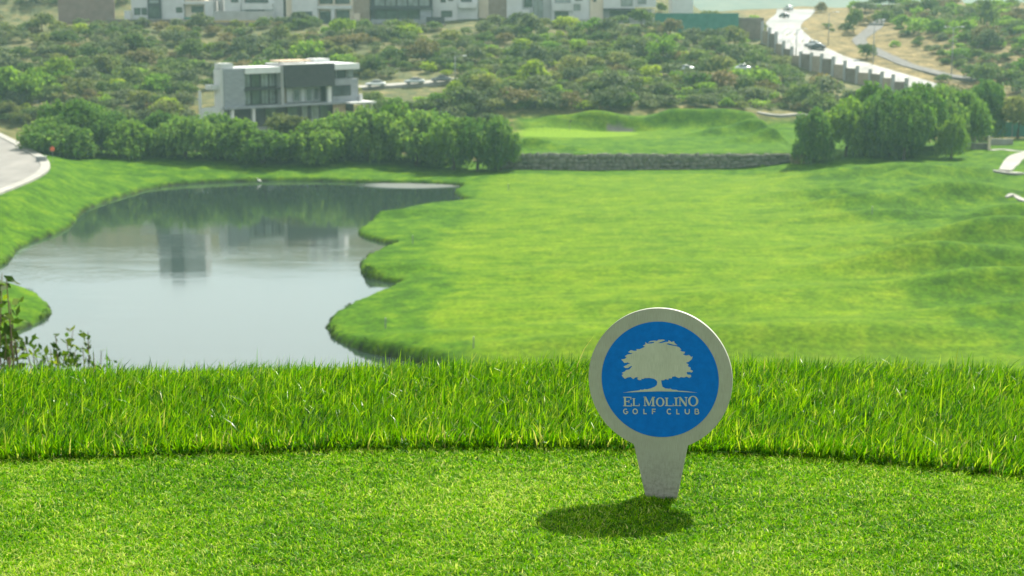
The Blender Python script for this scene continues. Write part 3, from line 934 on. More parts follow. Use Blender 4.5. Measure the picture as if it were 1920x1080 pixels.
def make_lobes(rng, h, rad, n_side, low=0.45, top=0.72, flat=1.0):
    L = [(0, 0, h*0.60, rad*0.62, rad*0.62, h*0.28)]
    for i in range(n_side):
        a = 2*math.pi*(i+rng.uniform(-0.3, 0.3))/n_side
        e = rad*rng.uniform(0.42, 0.70)
        rr = rad*rng.uniform(0.30, 0.48)
        L.append((e*math.cos(a), e*math.sin(a), h*rng.uniform(low, top), rr, rr, rr*rng.uniform(0.75, 1.1)*flat))
    for i in range(3):
        a = rng.uniform(0, 6.28); e = rad*rng.uniform(0.05, 0.35); rr = rad*rng.uniform(0.28, 0.42)
        L.append((e*math.cos(a), e*math.sin(a), h*0.98-rr*flat, rr, rr, rr*flat))
    return L
PROTO = {}
def proto(kind, variant):
    key = (kind, variant)
    if key in PROTO: return PROTO[key]
    rng = random.Random(hash_seed(kind, variant))
    sd = hash_seed(kind, variant)
    if kind == 'pepper':
        L = make_lobes(rng, 9.0, 5.4, 11, 0.22, 0.72)
        cm = crown_mesh('crown', L, 9500, 0.36, LEAF['pepper'], sd, 0.55, 0.2)
        tm = trunk_mesh('trunk', 9.0, 0.26, 2.6, 5, sd)
    elif kind == 'pepperb':
        L = make_lobes(rng, 9.0, 5.2, 11, 0.22, 0.70)
        cm = crown_mesh('crown', L, 9500, 0.36, LEAF['bright'], sd, 0.5, 0.2)
        tm = trunk_mesh('trunk', 9.0, 0.24, 2.4, 5, sd)
    elif kind == 'round':
        L = make_lobes(rng, 7.0, 4.2, 9, 0.50, 0.78)
        cm = crown_mesh('crown', L, 6000, 0.34, LEAF['tan'], sd, 0.08, 2.2)
        tm = trunk_mesh('trunk', 7.0, 0.20, 2.2, 5, sd)
    else:                       # hillside shrubs, unit about 4 m wide and 3 m tall
        L = make_lobes(rng, 3.0, 2.3, 5+variant, 0.26, 0.74, 0.75+0.1*variant)
        cm = crown_mesh('crown', L, 760, 0.36, LEAF[kind], sd, 0.0, 0.05)
        tm = trunk_mesh('stem', 3.0, 0.08, 1.2, 4, sd)
    PROTO[key] = (tm, cm)
    return PROTO[key]
def hash_seed(kind, variant):
    return sum(ord(c)*(i+3) for i, c in enumerate(kind))*17 + variant*101
def plant(name, label, cat, kind, variant, x, y, sc, rz, group=None, zs=None, sink=0.0, part=('trunk', 'crown')):
    tm, cm = proto(kind, variant)
    r = empty(name, (x, y, ground_z(x, y)-sink), rz)
    r.scale = (sc, sc, zs if zs else sc)
    obj(part[0], tm, r); obj(part[1], cm, r)
    tag(r, label, cat, group)
    return r
def plant_px(name, label, cat, kind, variant, px, top, base_z, Y, base_h, wid=None, group=None, base_w=None):
    """tree on the ground at depth Y under pixel column px, whose top shows at pixel row top"""
    p = at_y(px, top, Y)
    gz = ground_z(p.x, Y)
    sc = max(0.25, (p.z - gz)/base_h)
    ws = sc if wid is None else wid
    r = plant(name, label, cat, kind, variant, p.x, Y, ws, random.uniform(0, 6.28), group, sc)
    return r

row = [(95,215,270,'pepper'),(145,182,274,'pepperb'),(120,232,266,'pepper'),(205,206,272,'pepper'),(250,222,268,'pepperb'),(300,206,273,'pepper'),(345,214,269,'pepper'),(395,208,274,'pepper'),(438,218,270,'pepperb'),
       (492,242,268,'pepperb'),(545,213,275,'round'),(592,222,270,'pepperb'),(640,206,274,'pepper'),(690,196,273,'pepper'),(735,192,275,'pepperb'),(780,203,270,'pepper'),(818,205,276,'pepper'),(850,216,266,'pepperb'),(895,216,265,'pepper'),(938,214,266,'pepper')]
desc = ['leftmost dark green tree of the lakeside row, beside the road end','tallest bright tree at the left end of the lakeside row','low dark tree in front of the tallest left tree','dark bushy tree third from the road in the lakeside row',
 'short light green tree in the left half of the lakeside row','dense dark tree left of the modern house, lakeside row','shorter dark tree below the white garden wall','dark tree under the left corner of the modern house',
 'light green tree under the striped left wing of the house','lowest bright green tree in front of the modern house','round brownish tree on a clear trunk before the house','bright tree just right of the round brownish one',
 'dark tree under the right part of the modern house','broad dark tree under the white terrace canopy','tall light green tree just right of the modern house','dark green tree below the parked cars, lakeside row',
 'back tree of the lakeside row below the grey car','light green weeping tree near the right end of the row','weeping tree second from the stone wall end','rightmost weeping tree of the row, beside the stone wall']
for i, ((px, top, Y, kind), lb) in enumerate(zip(row, desc)):
    plant_px('lakeside_tree', lb, 'tree', kind, i % 4, px, top, 0, Y, 9.0 if kind != 'round' else 7.0, random.uniform(1.0, 1.28)*(0.74 if px in (895, 938) else 1.0), 'trees along the far lake shore')
rrow = [(1528,198,268,'pepper',0.74),(1590,180,272,'pepperb',1.0),(1632,150,280,'pepperb',1.0),(1675,158,272,'pepper',1.12),(1722,150,276,'pepperb',1.15),(1700,176,268,'pepperb',1.0),(1768,154,281,'pepper',1.1),(1788,212,268,'pepperb',0.62),
        (1812,166,284,'pepperb',0.95),(1855,146,296,'pepper',0.72),(1912,178,294,'round',1.05)]
rdesc = ['leftmost dark tree of the right grove, beside the green','light green weeping tree second from the left in the right grove','tall tree of the right grove rising before the road wall','broad weeping tree in the middle of the right grove',
 'tallest bright tree of the right grove','front dark tree of the right grove over bare trunks','back tree of the right grove under the dry slope','small bright tree at the right front of the grove','light weeping tree behind the small bright one',
 'narrow dark tree standing right of the grove','round brownish tree at the right edge above the cart path']
for i, ((px, top, Y, kind, w), lb) in enumerate(zip(rrow, rdesc)):
    plant_px('grove_tree', lb, 'tree', kind, (i+1) % 4, px, top, 0, Y, 9.0 if kind != 'round' else 7.0, w, 'trees of the grove right of the green')

# ---- hillside scrub: individuals nearest and clearest in view, the rest one mass
hr = random.Random(5)
def blocked(px, py, p):
    if -62 < p.x < -25 and 284 < p.y < 322: return True
    if 1425 < px < 1720 and np.interp(px, [1430,1501,1562,1630,1700], [42,92,112,134,152]) < py < np.interp(px, [1430,1501,1562,1630,1700], [100,162,186,208,230]): return True
    if 360 < px < 700 and py > 108 and p.y < 345: return True
    return False
def kindpick(px, py):
    r = hr.random()
    if px > 1500:
        return 'olive' if r < .45 else 'bright' if r < .68 else 'grey' if r < .85 else 'brown'
    if px < 560 and py < 130:
        return 'grey' if r < .42 else 'olive' if r < .74 else 'tan' if r < .90 else 'brown' if r < .96 else 'yellow'
    return 'olive' if r < .38 else 'grey' if r < .66 else 'bright' if r < .78 else 'tan' if r < .92 else 'yellow' if r < .95 else 'brown'
SHRUB_WORD = {'olive': 'olive green shrub', 'grey': 'grey green shrub', 'brown': 'dry brown shrub', 'bright': 'fresh green bush', 'yellow': 'yellow green bush', 'tan': 'pale tan green bush'}
def shrub_place(px, py, p):
    if p.y < 331 and px < 940: return 'behind the lakeside trees' if px > 90 else 'beyond the road end'
    if px < 245: return 'below the reddish block wall' if py < 75 else 'on the far left slope' if py < 130 else 'right of the light green trees at far left'
    if px < 400: return 'below the leftmost white hill house' if py < 90 else 'on the slope left of the modern house'
    if px < 540: return 'below the yellow dry lot'
    if px < 690: return 'below the square window house'
    if px < 850: return 'below the dark glass house' if py < 100 else 'just above the parked cars' if py < 150 else 'below the parked cars'
    if px < 1100: return 'below the stair glazing house' if py < 90 else 'in the middle of the scrub slope' if py < 150 else 'behind the left part of the green'
    if px < 1430: return 'below the green netting wall' if py < 90 else 'left of the pillared road wall' if py < 160 else 'behind the right part of the green'
    if px < 1640: return 'under the pillared road wall' if py > 100 else 'at the top of the climbing road'
    if px < 1780: return 'on the dry slope by the gravel track'
    return 'on the upper right hill' if py < 110 else 'above the right grove'
def shrub_label(kind, size, px, py, p):
    return ('large ' if size > 1.25 else 'small ' if size < 0.95 else 'mid sized ') + SHRUB_WORD[kind] + ' ' + shrub_place(px, py, p)
def road_clear(px, py):
    if 1415 < px < 1760:                         # highway, wall and dry verge stay open
        yl = np.interp(px, [1415,1440,1500,1560,1640,1740,1790], [10,12,14,50,90,135,160])
        yh = np.interp(px, [1415,1440,1500,1560,1640,1740,1790], [40,70,100,125,150,185,190])
        if yl - 6 < py < yh: return False
    if px >= 1500:                               # dry slope right of the road
        top = np.interp(px, [1500,1560,1640,1700,1780,1850,1920], [10,14,20,75,120,150,165])
        bot = np.interp(px, [1500,1560,1640,1740,1790,1850,1920], [50,85,125,165,185,190,200])
        if top < py < bot and hr.random() < 0.93: return False
    if 560 < px < 880 and abs(py-(160-(px-680)*0.05)) < 9: return False
    if 665 < px < 850 and 148 < py < 192: return False
    return True
cnt = 0
pts_used = []
mass = []
spots = []
for k in range(7500):
    px = hr.uniform(-60, 1980)
    py = hr.uniform(6 if (px > 1600 or px < 235) else 42, 240)
    if 940 < px < 1500 and py > 207: continue
    if not road_clear(px, py): continue
    spots.append((px, py))
SP_ = []
for px, py in spots:
    p = at_ground(px, py)
    if p.y > 640: continue
    if p.y < (281 if px < 930 else 331): continue
    if px < 80 and py > 232: continue
    if blocked(px, py, p): continue
    if p.y > 331 and float(wob(np.array([p.x]), np.array([p.y*1.6]), 22, 91)[0]) > 0.36 and hr.random() < 0.85: continue
    if 418 < p.y < 450 and p.x < 56: continue
    ok = True
    mind = 2.3 if p.y < 380 else 2.7
    for q in SP_[-900:]:
        if abs(q[0]-p.x) < mind and abs(q[1]-p.y) < mind: ok = False; break
    if not ok: continue
    SP_.append((p.x, p.y, px, py))
SP_.sort(key=lambda s: s[1])
sizes = [hr.uniform(0.6, 1.25)*(1.0 if hr.random() < 0.75 else 1.6) for _ in SP_]
order = sorted(range(len(SP_)), key=lambda i: -sizes[i]/SP_[i][1])
indiv = set(order[:290])
massV = []; massR = []; massK = {}
for i, (x, y, px, py) in enumerate(SP_):
    kind = kindpick(px, py)
    if i in indiv:
        sl = shrub_label(kind, sizes[i], px, py, Vector((x, y, 0)))
        plant('hillside_shrub', sl, 'shrub', kind, i % 5, x, y, sizes[i], hr.uniform(0, 6.28), sl.replace('shrub', 'shrubs', 1).replace('bush', 'bushes', 1), sizes[i]*hr.uniform(0.55, 1.0), 0.15, ('stem', 'crown'))
    else:
        massK.setdefault(kind, []).append((x, y, sizes[i], hr.uniform(0, 6.28), hr.uniform(0.5, 0.9)))
print('scrub', len(SP_), 'individual', len(indiv))
for kind, items in massK.items():
    Vs, Rs = [], []
    base = []
    for v in range(5):
        _, cm = proto(kind, v)
        co = np.zeros(len(cm.vertices)*3, dtype=np.float32); cm.vertices.foreach_get('co', co)
        rn = np.zeros(len(cm.vertices), dtype=np.float32); cm.attributes['rnd'].data.foreach_get('value', rn)
        co = co.reshape(-1, 4, 3); rn = rn.reshape(-1, 4)
        base.append((co[::2], rn[::2]))
    gz = terrain(np.array([t[0] for t in items]), np.array([t[1] for t in items]))
    for j, (x, y, s, a, zs) in enumerate(items):
        co, rn = base[j % 5]
        c, sn = math.cos(a), math.sin(a)
        q = np.empty_like(co)
        ctr = co.mean(1, keepdims=True)
        cc = ctr + (co-ctr)*1.35
        q[..., 0] = (cc[..., 0]*c-cc[..., 1]*sn)*s + x
        q[..., 1] = (cc[..., 0]*sn+cc[..., 1]*c)*s + y
        q[..., 2] = cc[..., 2]*s*zs + gz[j] - 0.15
        Vs.append(q.reshape(-1, 3)); Rs.append(np.clip(rn.ravel()+hr.uniform(-0.15, 0.15), 0, 1))
    V = np.concatenate(Vs)
    o = obj('hillside_scrub', mesh_np('hillside_scrub', V, np.arange(len(V)).reshape(-1, 4), LEAF[kind], False, {'rnd': np.concatenate(Rs)}))
    tag(o, 'mass of %s scrub covering the far hillside' % {'olive':'olive','grey':'grey green','brown':'dry brown','bright':'fresh green','yellow':'yellow green','tan':'pale tan'}[kind], 'scrub', kind='stuff')

# hand-placed hill trees
def hill_tree(px, py_base, top, kind, variant, wide, lb, name='hillside_tree'):
    p = at_ground(px, py_base)
    q = at_y(px, top, p.y)
    sc = (q.z-p.z)/3.0
    r = plant(name, lb, 'tree', kind, variant, p.x, p.y, wide*sc, hr.uniform(0, 6.28), 'separate trees on the hill', sc, 0.1)
    for ch in r.children:
        if ch.name.startswith('stem'): ch.name = 'trunk'
for a in [(1600,62,14,'olive',0,0.55,'dark upright tree on the dry slope right of the road'),(1625,112,80,'olive',1,0.9,'round bush beside the lamp post on the dry slope'),
          (1550,54,42,'olive',2,1.3,'low dark bush nearest the road bend on the dry slope'),(1590,60,46,'grey',1,1.2,'low bush at the foot of the dark upright tree'),
          (1690,52,26,'bright',0,1.2,'fresh green bush beside the gravel track'),(1850,60,-4,'olive',1,0.55,'dark dome shaped tree on the upper right hill'),(1850,165,118,'olive',2,0.95,'broad dark tree above the right grove'),
          (1540,24,2,'brown',1,0.9,'brown shrub at the top of the road'),(1245,118,62,'bright',2,0.8,'tall bright green tree in the scrub under the white houses'),(850,188,150,'yellow',0,1.0,'yellow green round tree below the grey car'),
          (820,205,172,'bright',1,1.0,'low bright green tree under the yellow green one'),(1085,100,74,'yellow',2,1.2,'yellow tinged bush in the middle of the scrub'),(15,195,122,'bright',0,0.75,'light green tree at the far left edge'),
          (52,196,126,'bright',2,0.7,'light green tree second from the left edge'),(165,180,158,'olive',1,1.3,'low hedge like bush left of the white garden wall'),(225,175,150,'bright',1,1.0,'round green bush left of the garden terrace'),
          (1240,26,4,'olive',0,0.8,'small dark tree in front of the white block house'),(308,26,8,'olive',2,0.7,'dark rounded tree before the leftmost white house'),(1180,200,172,'bright',0,1.0,'round green bush behind the putting green'),
          (1560,60,52,'olive',0,1.3,'dark bush in the dry grass')]:
    hill_tree(*a)

# ---- shrub on the slope just below the tee (left edge)
M_NEARLEAF = leaf_mat('near_shrub_leaves', [(0.0, (0.020, 0.045, 0.010)), (0.4, (0.050, 0.095, 0.014)), (0.75, (0.13, 0.19, 0.018)), (1.0, (0.26, 0.28, 0.03))], 0.45, 0.5, 0.2, 0)
def near_shrub(name, label, tips, Y, root_px, leaf, seed, lpt):
    rng = random.Random(seed); ng = np.random.default_rng(seed)
    base = at_y(root_px, 700, Y)
    gz = ground_z(base.x, Y)
    root = empty(name, (base.x, Y, gz)); tag(root, label, 'shrub')
    mb = MB(); C = []
    for px, py, spread in tips:
        tip = at_y(px, py, Y + rng.uniform(-0.6, 0.6)) - Vector((base.x, Y, gz))
        mid = tip*0.55 + Vector((rng.uniform(-.15, .15), rng.uniform(-.15, .15), tip.z*0.1))
        mb.tube([(0, 0, -0.2), mid*0.5, mid, tip], [0.03, 0.02, 0.012, 0.003], 5)
        for j in range(lpt):
            t = rng.uniform(0.72, 1.0)**0.7
            q = mid.lerp(tip, (t-0.5)/0.5)
            q = q + Vector((rng.gauss(0, spread), rng.gauss(0, spread), rng.gauss(0, spread*0.7)))
            C.append(q[:])
        for j in range(10):
            q = mid*rng.uniform(0.35, 1.0) + Vector((rng.gauss(0, .12), rng.gauss(0, .12), rng.gauss(0, .08)))
            C.append(q[:])
    C = np.array(C)
    V, F_ = leaf_quads(C, ng.normal(0, 1, C.shape)+np.array([0, 0, 0.8]), ng.uniform(0.6, 1.3, len(C))*leaf, np.full(len(C), 1.7), ng)
    mb.build('stem', M_BARK, root, True)
    obj('foliage', mesh_np('foliage', V, F_, M_NEARLEAF, False, {'rnd': np.repeat(ng.beta(1.6, 2.2, len(C)), 4)}), root)
near_shrub('leafy_shrub', 'leafy shrub with bare twigs rising behind the rough grass', [(104,625,.05),(137,618,.03),(125,640,.05),(165,622,.03),(175,660,.08),(190,658,.06),(155,650,.08),(140,660,.1),(120,668,.1),(95,655,.09),(85,660,.08),(60,645,.07),(62,662,.07),(110,675,.12),(145,680,.12),(200,684,.1),(45,640,.06)], 13.0, 120, 0.046, 3, 18)
near_shrub('leafy_shrub', 'dark broad leaved shrub cut off by the left edge', [(4,512,.05),(-4,530,.06),(12,522,.04),(-20,560,.12),(18,565,.04),(8,600,.09),(20,590,.07),(-5,620,.12),(25,615,.08),(12,645,.12),(30,640,.07),(-10,660,.12),(20,672,.1),(0,690,.12),(35,690,.08)], 12.0, 0, 0.058, 9, 15)

# ---- tufts along the shore
ng = np.random.default_rng(77)
seg = ng.integers(0, len(LAKE), 9000)
tt = ng.uniform(0, 1, 9000)[:, None]
P_ = LAKE[seg]*(1-tt) + LAKE[(seg+1) % len(LAKE)]*tt + ng.normal(0, 0.30, (9000, 2))
kp = (P_[:, 1] > 120)
P_ = P_[kp]; clp = wob(P_[:, 0], P_[:, 1], 6, 51)
P_ = P_[clp > 0.30]
zz = terrain(P_[:, 0], P_[:, 1]); P_ = P_[(zz > -0.25)]
nb = len(P_)
M_BANK = leaf_mat('bank_tufts', [(0.0, (0.012, 0.030, 0.004)), (0.6, (0.030, 0.065, 0.005)), (1.0, (0.07, 0.11, 0.012))], 0.35, objvar=0)
o = obj('bank_grass', blade_mesh('bank_grass', P_[:, 0], P_[:, 1], ng.uniform(0.15, 0.42, nb), ng.uniform(0.06, 0.14, nb), ng.uniform(0.1, 0.7, nb), M_BANK, 2, ng, None, ng.uniform(0, 1, nb), 0.05))
tag(o, 'uneven grass tufts along the lake shore', 'grass', kind='stuff')
# ================================================================== walls, roads, houses
M_STONE = surf('field_stone', (0.07, 0.072, 0.058), (0.20, 0.195, 0.165), 1.3, 0.9, 0.15, 0, 0.03)
M_CONC = surf('pale_concrete', (0.22, 0.216, 0.198), (0.32, 0.314, 0.29), 0.6, 0.85, 0.2)
M_ASPH = surf('worn_road', (0.15, 0.145, 0.138), (0.215, 0.208, 0.195), 0.35, 0.8, 0.25, stretch=(1, 0.35, 1))
M_HIWAY = surf('highway_surface', (0.09, 0.09, 0.086), (0.21, 0.208, 0.198), 0.12, 0.45, 0.5, stretch=(1.0, 1.0, 1.0))
M_TRACK = surf('gravel_track', (0.11, 0.11, 0.108), (0.18, 0.178, 0.174), 0.8, 0.95, 0.1)
M_WHITE = surf('white_render', (0.48, 0.49, 0.49), (0.60, 0.61, 0.61), 0.35, 0.8, 0.2)
M_CREAM = surf('cream_render', (0.55, 0.47, 0.36), (0.66, 0.58, 0.46), 0.3, 0.85, 0.2)
M_TAN = surf('tan_stone', (0.27, 0.22, 0.17), (0.36, 0.30, 0.235), 0.8, 0.9, 0.15)
M_GREYW = surf('grey_render', (0.30, 0.31, 0.31), (0.40, 0.41, 0.41), 0.4, 0.85, 0.2)
M_SLATE = surf('slate_cladding', (0.20, 0.215, 0.24), (0.33, 0.35, 0.385), 2.2, 0.75, 0.25, stretch=(0.3, 0.3, 3.0))
M_DARK = surf('dark_cladding', (0.042, 0.044, 0.048), (0.060, 0.062, 0.066), 1.2, 0.6, 0.3)
M_STEEL = surf('grey_steel', (0.20, 0.21, 0.22), (0.30, 0.31, 0.32), 0.8, 0.45, 0.4, 0.3)
M_FASCIA = surf('pale_fascia', (0.58, 0.60, 0.62), (0.72, 0.73, 0.74), 0.5, 0.5, 0.4)
M_BRICKW = surf('grey_brown_block', (0.14, 0.115, 0.095), (0.22, 0.185, 0.155), 0.6, 0.9, 0.15)
M_REDW = surf('reddish_block', (0.19, 0.145, 0.12), (0.26, 0.20, 0.17), 0.5, 0.9, 0.15)
M_NET = surf('green_netting', (0.035, 0.16, 0.125), (0.06, 0.22, 0.17), 0.7, 0.8, 0.2)
M_WOOD = surf('cream_timber', (0.45, 0.33, 0.22), (0.60, 0.47, 0.34), 2.0, 0.7, 0.25)
M_GLASS = glass_mat('window_glass', (0.07, 0.085, 0.09))
M_CURT = glass_mat('curtained_glass', (0.20, 0.23, 0.23), 0.15)
M_FRAME = surf('dark_frame', (0.035, 0.035, 0.037), (0.055, 0.055, 0.057), 2.0, 0.5, 0.3)
M_BLACK = surf('black_rubber', (0.012, 0.012, 0.012), (0.03, 0.03, 0.03), 4.0, 0.7, 0.2)

def ribbon(name, pts, width, mat, lift=0.05, skirt=0.6, label=None, n=6, close=None):
    """road or path following the ground, level across, with its own edge thickness"""
    C = catmull([(p[0], p[1]) for p in pts], n, False)
    gz = terrain(C[:, 0], C[:, 1])
    for _ in range(3): gz[1:-1] = (gz[:-2]+gz[1:-1]*2+gz[2:])/4
    W = np.interp(np.linspace(0, 1, len(C)), np.linspace(0, 1, len(width)), width) if hasattr(width, '__len__') else np.full(len(C), width)
    vs, fs = [], []
    for i, c in enumerate(C):
        t = C[min(i+1, len(C)-1)]-C[max(i-1, 0)]; t = t/np.linalg.norm(t)
        nr = np.array([-t[1], t[0]])
        a, b = c+nr*W[i]/2, c-nr*W[i]/2
        za = max(gz[i], ground_z(*a)-0.0) if lift >= 0 else gz[i]
        zb = max(gz[i], ground_z(*b)-0.0) if lift >= 0 else gz[i]
        z = gz[i]*0.4+0.6*max(za, zb)+abs(lift)
        zl_, zr_ = max(z, za+abs(lift)), max(z, zb+abs(lift))
        vs += [(a[0], a[1], zl_), (b[0], b[1], zr_), (a[0], a[1], zl_-skirt), (b[0], b[1], zr_-skirt)]
    for i in range(len(C)-1):
        o_ = 4*i
        fs += [(o_, o_+1, o_+5, o_+4), (o_+2, o_, o_+4, o_+6), (o_+1, o_+3, o_+7, o_+5)]
    k = 4*(len(C)-1)
    fs += [(0, 2, 3, 1), (k, k+1, k+3, k+2)]
    o = obj(name, mesh_np2(name, vs, fs, mat))
    if label: o['label'] = label
    o['kind'] = 'structure'
    return o
def mesh_np2(name, vs, fs, mat):
    me = bpy.data.meshes.new(name); me.from_pydata([tuple(map(float, v)) for v in vs], [], fs); me.materials.append(mat); me.update()
    return me

# ---- left road end with kerb
rl = [tuple(p) for p in ROAD_L]
tris = tessellate_polygon([[Vector((p[0], p[1], 0)) for p in rl]])
me = bpy.data.meshes.new('road'); me.from_pydata([(p[0], p[1], ROAD_Z+0.02) for p in rl], [], [tuple(t) for t in tris]); me.materials.append(M_ASPH)
bm_ = bmesh.new(); bm_.from_mesh(me); bmesh.ops.recalc_face_normals(bm_, faces=bm_.faces)
for f_ in bm_.faces:
    if f_.normal.z < 0: f_.normal_flip()
bm_.to_mesh(me); bm_.free()
o = obj('road', me); tag(o, 'pale end of the residential road on the left bank', kind='structure')
kv, kf = [], []
EL = rl[:-2]
for i, p in enumerate(EL):
    a = np.array(EL[max(i-1, 0)]); b = np.array(EL[min(i+1, len(EL)-1)])
    t = (b-a)/np.linalg.norm(b-a); nr = np.array([-t[1], t[0]])
    if nr[0] < 0: pass
    for off, z in ((0.55, ROAD_Z-0.35), (0.55, ROAD_Z+0.15), (-0.85, ROAD_Z+0.15), (-0.85, ROAD_Z-0.02)):
        q = np.array(p) + nr*off
        kv.append((q[0], q[1], z))
for i in range(len(EL)-1):
    for j in range(3):
        kf.append((4*i+j, 4*i+j+1, 4*i+4+j+1, 4*i+4+j))
o = obj('kerb', mesh_np2('kerb', kv, kf, M_CONC)); tag(o, 'pale concrete kerb round the road end', kind='structure')

# ---- cart paths at the right and behind the green
def G(px, py): return at_ground(px, py)
ribbon('cart_path', [G(1990,360), G(1940,332), G(1895,326), G(1862,322)], [1.5,1.4,1.2,0.6], M_CONC, 0.05, 0.3, 'lower pale cart path at the right edge')
ribbon('cart_path', [G(1882,322), G(1896,308), G(1906,297), G(1918,290), G(1960,284)], [1.6,2.6,2.8,2.6,2.6], M_CONC, 0.09, 0.3, 'wide pale cart path curving up at the right edge')
ribbon('cart_path', [G(1858,282), G(1885,281), G(1915,284), G(1960,290)], [1.0,1.3,1.5,1.5], M_CONC, 0.06, 0.3, 'upper pale cart path crossing below the netting')
ribbon('cart_path', [G(1886,371), G(1910,373), G(1960,378)], [0.4,0.9,1.2], M_CONC, 0.05, 0.3, 'short pale path strip cut by the right edge')
ribbon('cart_path', [at_z(1420,218,4.6), at_z(1460,219,4.6), at_z(1500,220,4.4), at_z(1540,222,4.3)], [1.0,1.3,1.3,1.2], M_CONC, 0.12, 0.5, 'pale path strip behind the green')

# ---- stone wall in front of the green
wall = empty('stone_retaining_wall', (WALL_PTS[0].x, WALL_PTS[0].y, 0)); tag(wall, 'dark dry stone retaining wall in front of the putting green', 'stone wall')
wx0, wx1 = WALL_PTS[0].x - 0.5, 49.0
def wall_top(x): return np.interp(x, [-5, 0, 30, 40, 46, 49], [3.05, 3.1, 3.1, 3.0, 2.9, 2.75])
def wall_bot(x): return np.interp(x, [-5, 25, 34, 42, 49], [0.4, 0.45, 0.7, 1.3, 2.1])
core = MB()
xx = np.arange(wx0, wx1+0.01, 1.2)
for a, b in zip(xx[:-1], xx[1:]):
    y = float(wall_line((a+b)/2))
    core.box(a-wall.location.x, b-wall.location.x+0.02, y-wall.location.y+0.10, y-wall.location.y+0.75, float(wall_bot(a))-0.6, float(wall_top((a+b)/2))-0.10)
core.build('wall_core', surf('wall_core_soil', (0.03, 0.032, 0.025), (0.06, 0.06, 0.045), 1.0, 0.95, 0.1), wall)
sr_ = random.Random(8)
stone_meshes = []
for k in range(7):
    bm = bmesh.new()
    bmesh.ops.create_cube(bm, size=1.0)
    bmesh.ops.subdivide_edges(bm, edges=bm.edges[:], cuts=1, use_grid_fill=True)
    for v in bm.verts:
        r_ = v.co.length
        v.co *= (0.62/r_)*0.45+0.55
        v.co += Vector((sr_.uniform(-.07, .07), sr_.uniform(-.07, .07), sr_.uniform(-.07, .07)))
    me = bpy.data.meshes.new('stone'); bm.to_mesh(me); bm.free(); me.materials.append(M_STONE)
    me.polygons.foreach_set('use_smooth', np.ones(len(me.polygons), dtype=bool))
    stone_meshes.append(me)
ns = 0
for rowi in range(4):
    x = wx0 + sr_.uniform(0, 0.5)
    while x < wx1:
        w = sr_.choice((sr_.uniform(0.55, 1.0), sr_.uniform(0.9, 2.0)))
        b, t = float(wall_bot(x+w/2))-0.15, float(wall_top(x+w/2))
        hrow = (t-b)/4
        if hrow > 0.16 and ns < 296:
            s = obj('stone', sr_.choice(stone_meshes), wall)
            y = float(wall_line(x+w/2))
            s.location = (x+w/2-wall.location.x, y-wall.location.y+sr_.uniform(0.0, 0.14), b+hrow*(rowi+0.5)+sr_.uniform(-.12, .12))
            s.scale = (w*1.06, 0.7*sr_.uniform(0.8, 1.15), hrow*sr_.uniform(0.9, 1.75))
            s.rotation_euler = (sr_.uniform(-.15, .15), sr_.uniform(-.22, .22), sr_.uniform(-.2, .2))
            ns += 1
        x += w
# dry grass tuft at the right end of the wall
tc = at_z(1500, 298, 2.3)
ng = np.random.default_rng(4)
tu = empty('dry_grass_tuft', (tc.x, tc.y-1.0, ground_z(tc.x, tc.y-1.0))); tag(tu, 'straw coloured tuft at the right end of the stone wall', 'grass tuft')
M_STRAW = leaf_mat('straw_blades', [(0.0, (0.16, 0.14, 0.07)), (1.0, (0.38, 0.34, 0.20))], 0.3, objvar=0)
nb = 260
ax = ng.normal(0, 0.55, nb); ay = ng.normal(0, 0.4, nb)
ph = ng.uniform(0, 6.28, nb); hh = ng.uniform(0.7, 1.7, nb)
V = []
for i in range(nb):
    d = np.array([math.cos(ph[i]), math.sin(ph[i])])*hh[i]*0.35
    V += [(ax[i]-.05, ay[i], -0.1), (ax[i]+.05, ay[i], -0.1), (ax[i]+d[0]+.03, ay[i]+d[1], hh[i]), (ax[i]+d[0]-.03, ay[i]+d[1], hh[i])]
obj('blades', mesh_np('blades', V, np.arange(4*nb).reshape(-1, 4), M_STRAW, False, {'rnd': np.repeat(ng.uniform(0, 1, nb), 4)}), tu)

# ---- low stone wall, post and netting near the cart path
def wall_thing(name, label, cat, pa, pb, h, th, mat, posts=None, part='wall', z_off=0.0, pm=None):
    d = Vector((pb.x-pa.x, pb.y-pa.y, 0)); L = d.length
    r = empty(name, (pa.x, pa.y, min(pa.z, pb.z)+z_off), math.atan2(d.y, d.x)); tag(r, label, cat)
    MB().box(0, L, -th/2, th/2, -0.5, h).build(part, mat, r)
    if posts:
        for i in range(posts+1):
            x = L*i/posts
            MB().box(x-0.07, x+0.07, -th/2-0.06, th/2+0.06, -0.5, h+0.12).build('post', pm or M_STEEL, r)
    return r
a, b = G(1800, 281), G(1852, 280)
wall_thing('low_stone_wall', 'low dark stone wall left of the white cart path', 'stone wall', a, b, 1.1, 0.5, M_STONE)
p_ = G(1854, 281); q_ = empty('gate_post', p_); tag(q_, 'cream square post at the end of the low stone wall', 'post')
MB().box(-0.22, 0.22, -0.22, 0.22, -0.2, 2.1).build('shaft', M_CREAM, q_, bevel=0.03); MB().box(-0.28, 0.28, -0.28, 0.28, 2.1, 2.25).build('cap', M_CONC, q_)
a = at_y(1668, 268, 300); b = at_y(1925, 268, 300); a.z = b.z = ground_z(b.x-6, 300)
wall_thing('green_netting_fence', 'green netting fence behind the trees at the right', 'fence', a, b, 2.6, 0.06, M_NET, 9, 'netting')
pw = G(1858, 274); pw2 = G(1905, 274)
o = MB().box(0, (pw2-pw).length, -0.2, 0.2, -0.4, 1.05).build('parapet_wall', M_CONC); o.location = (pw.x, pw.y+1.5, ground_z(pw.x+2, pw.y+1.5)); tag(o, 'pale concrete parapet above the right cart path', 'wall')

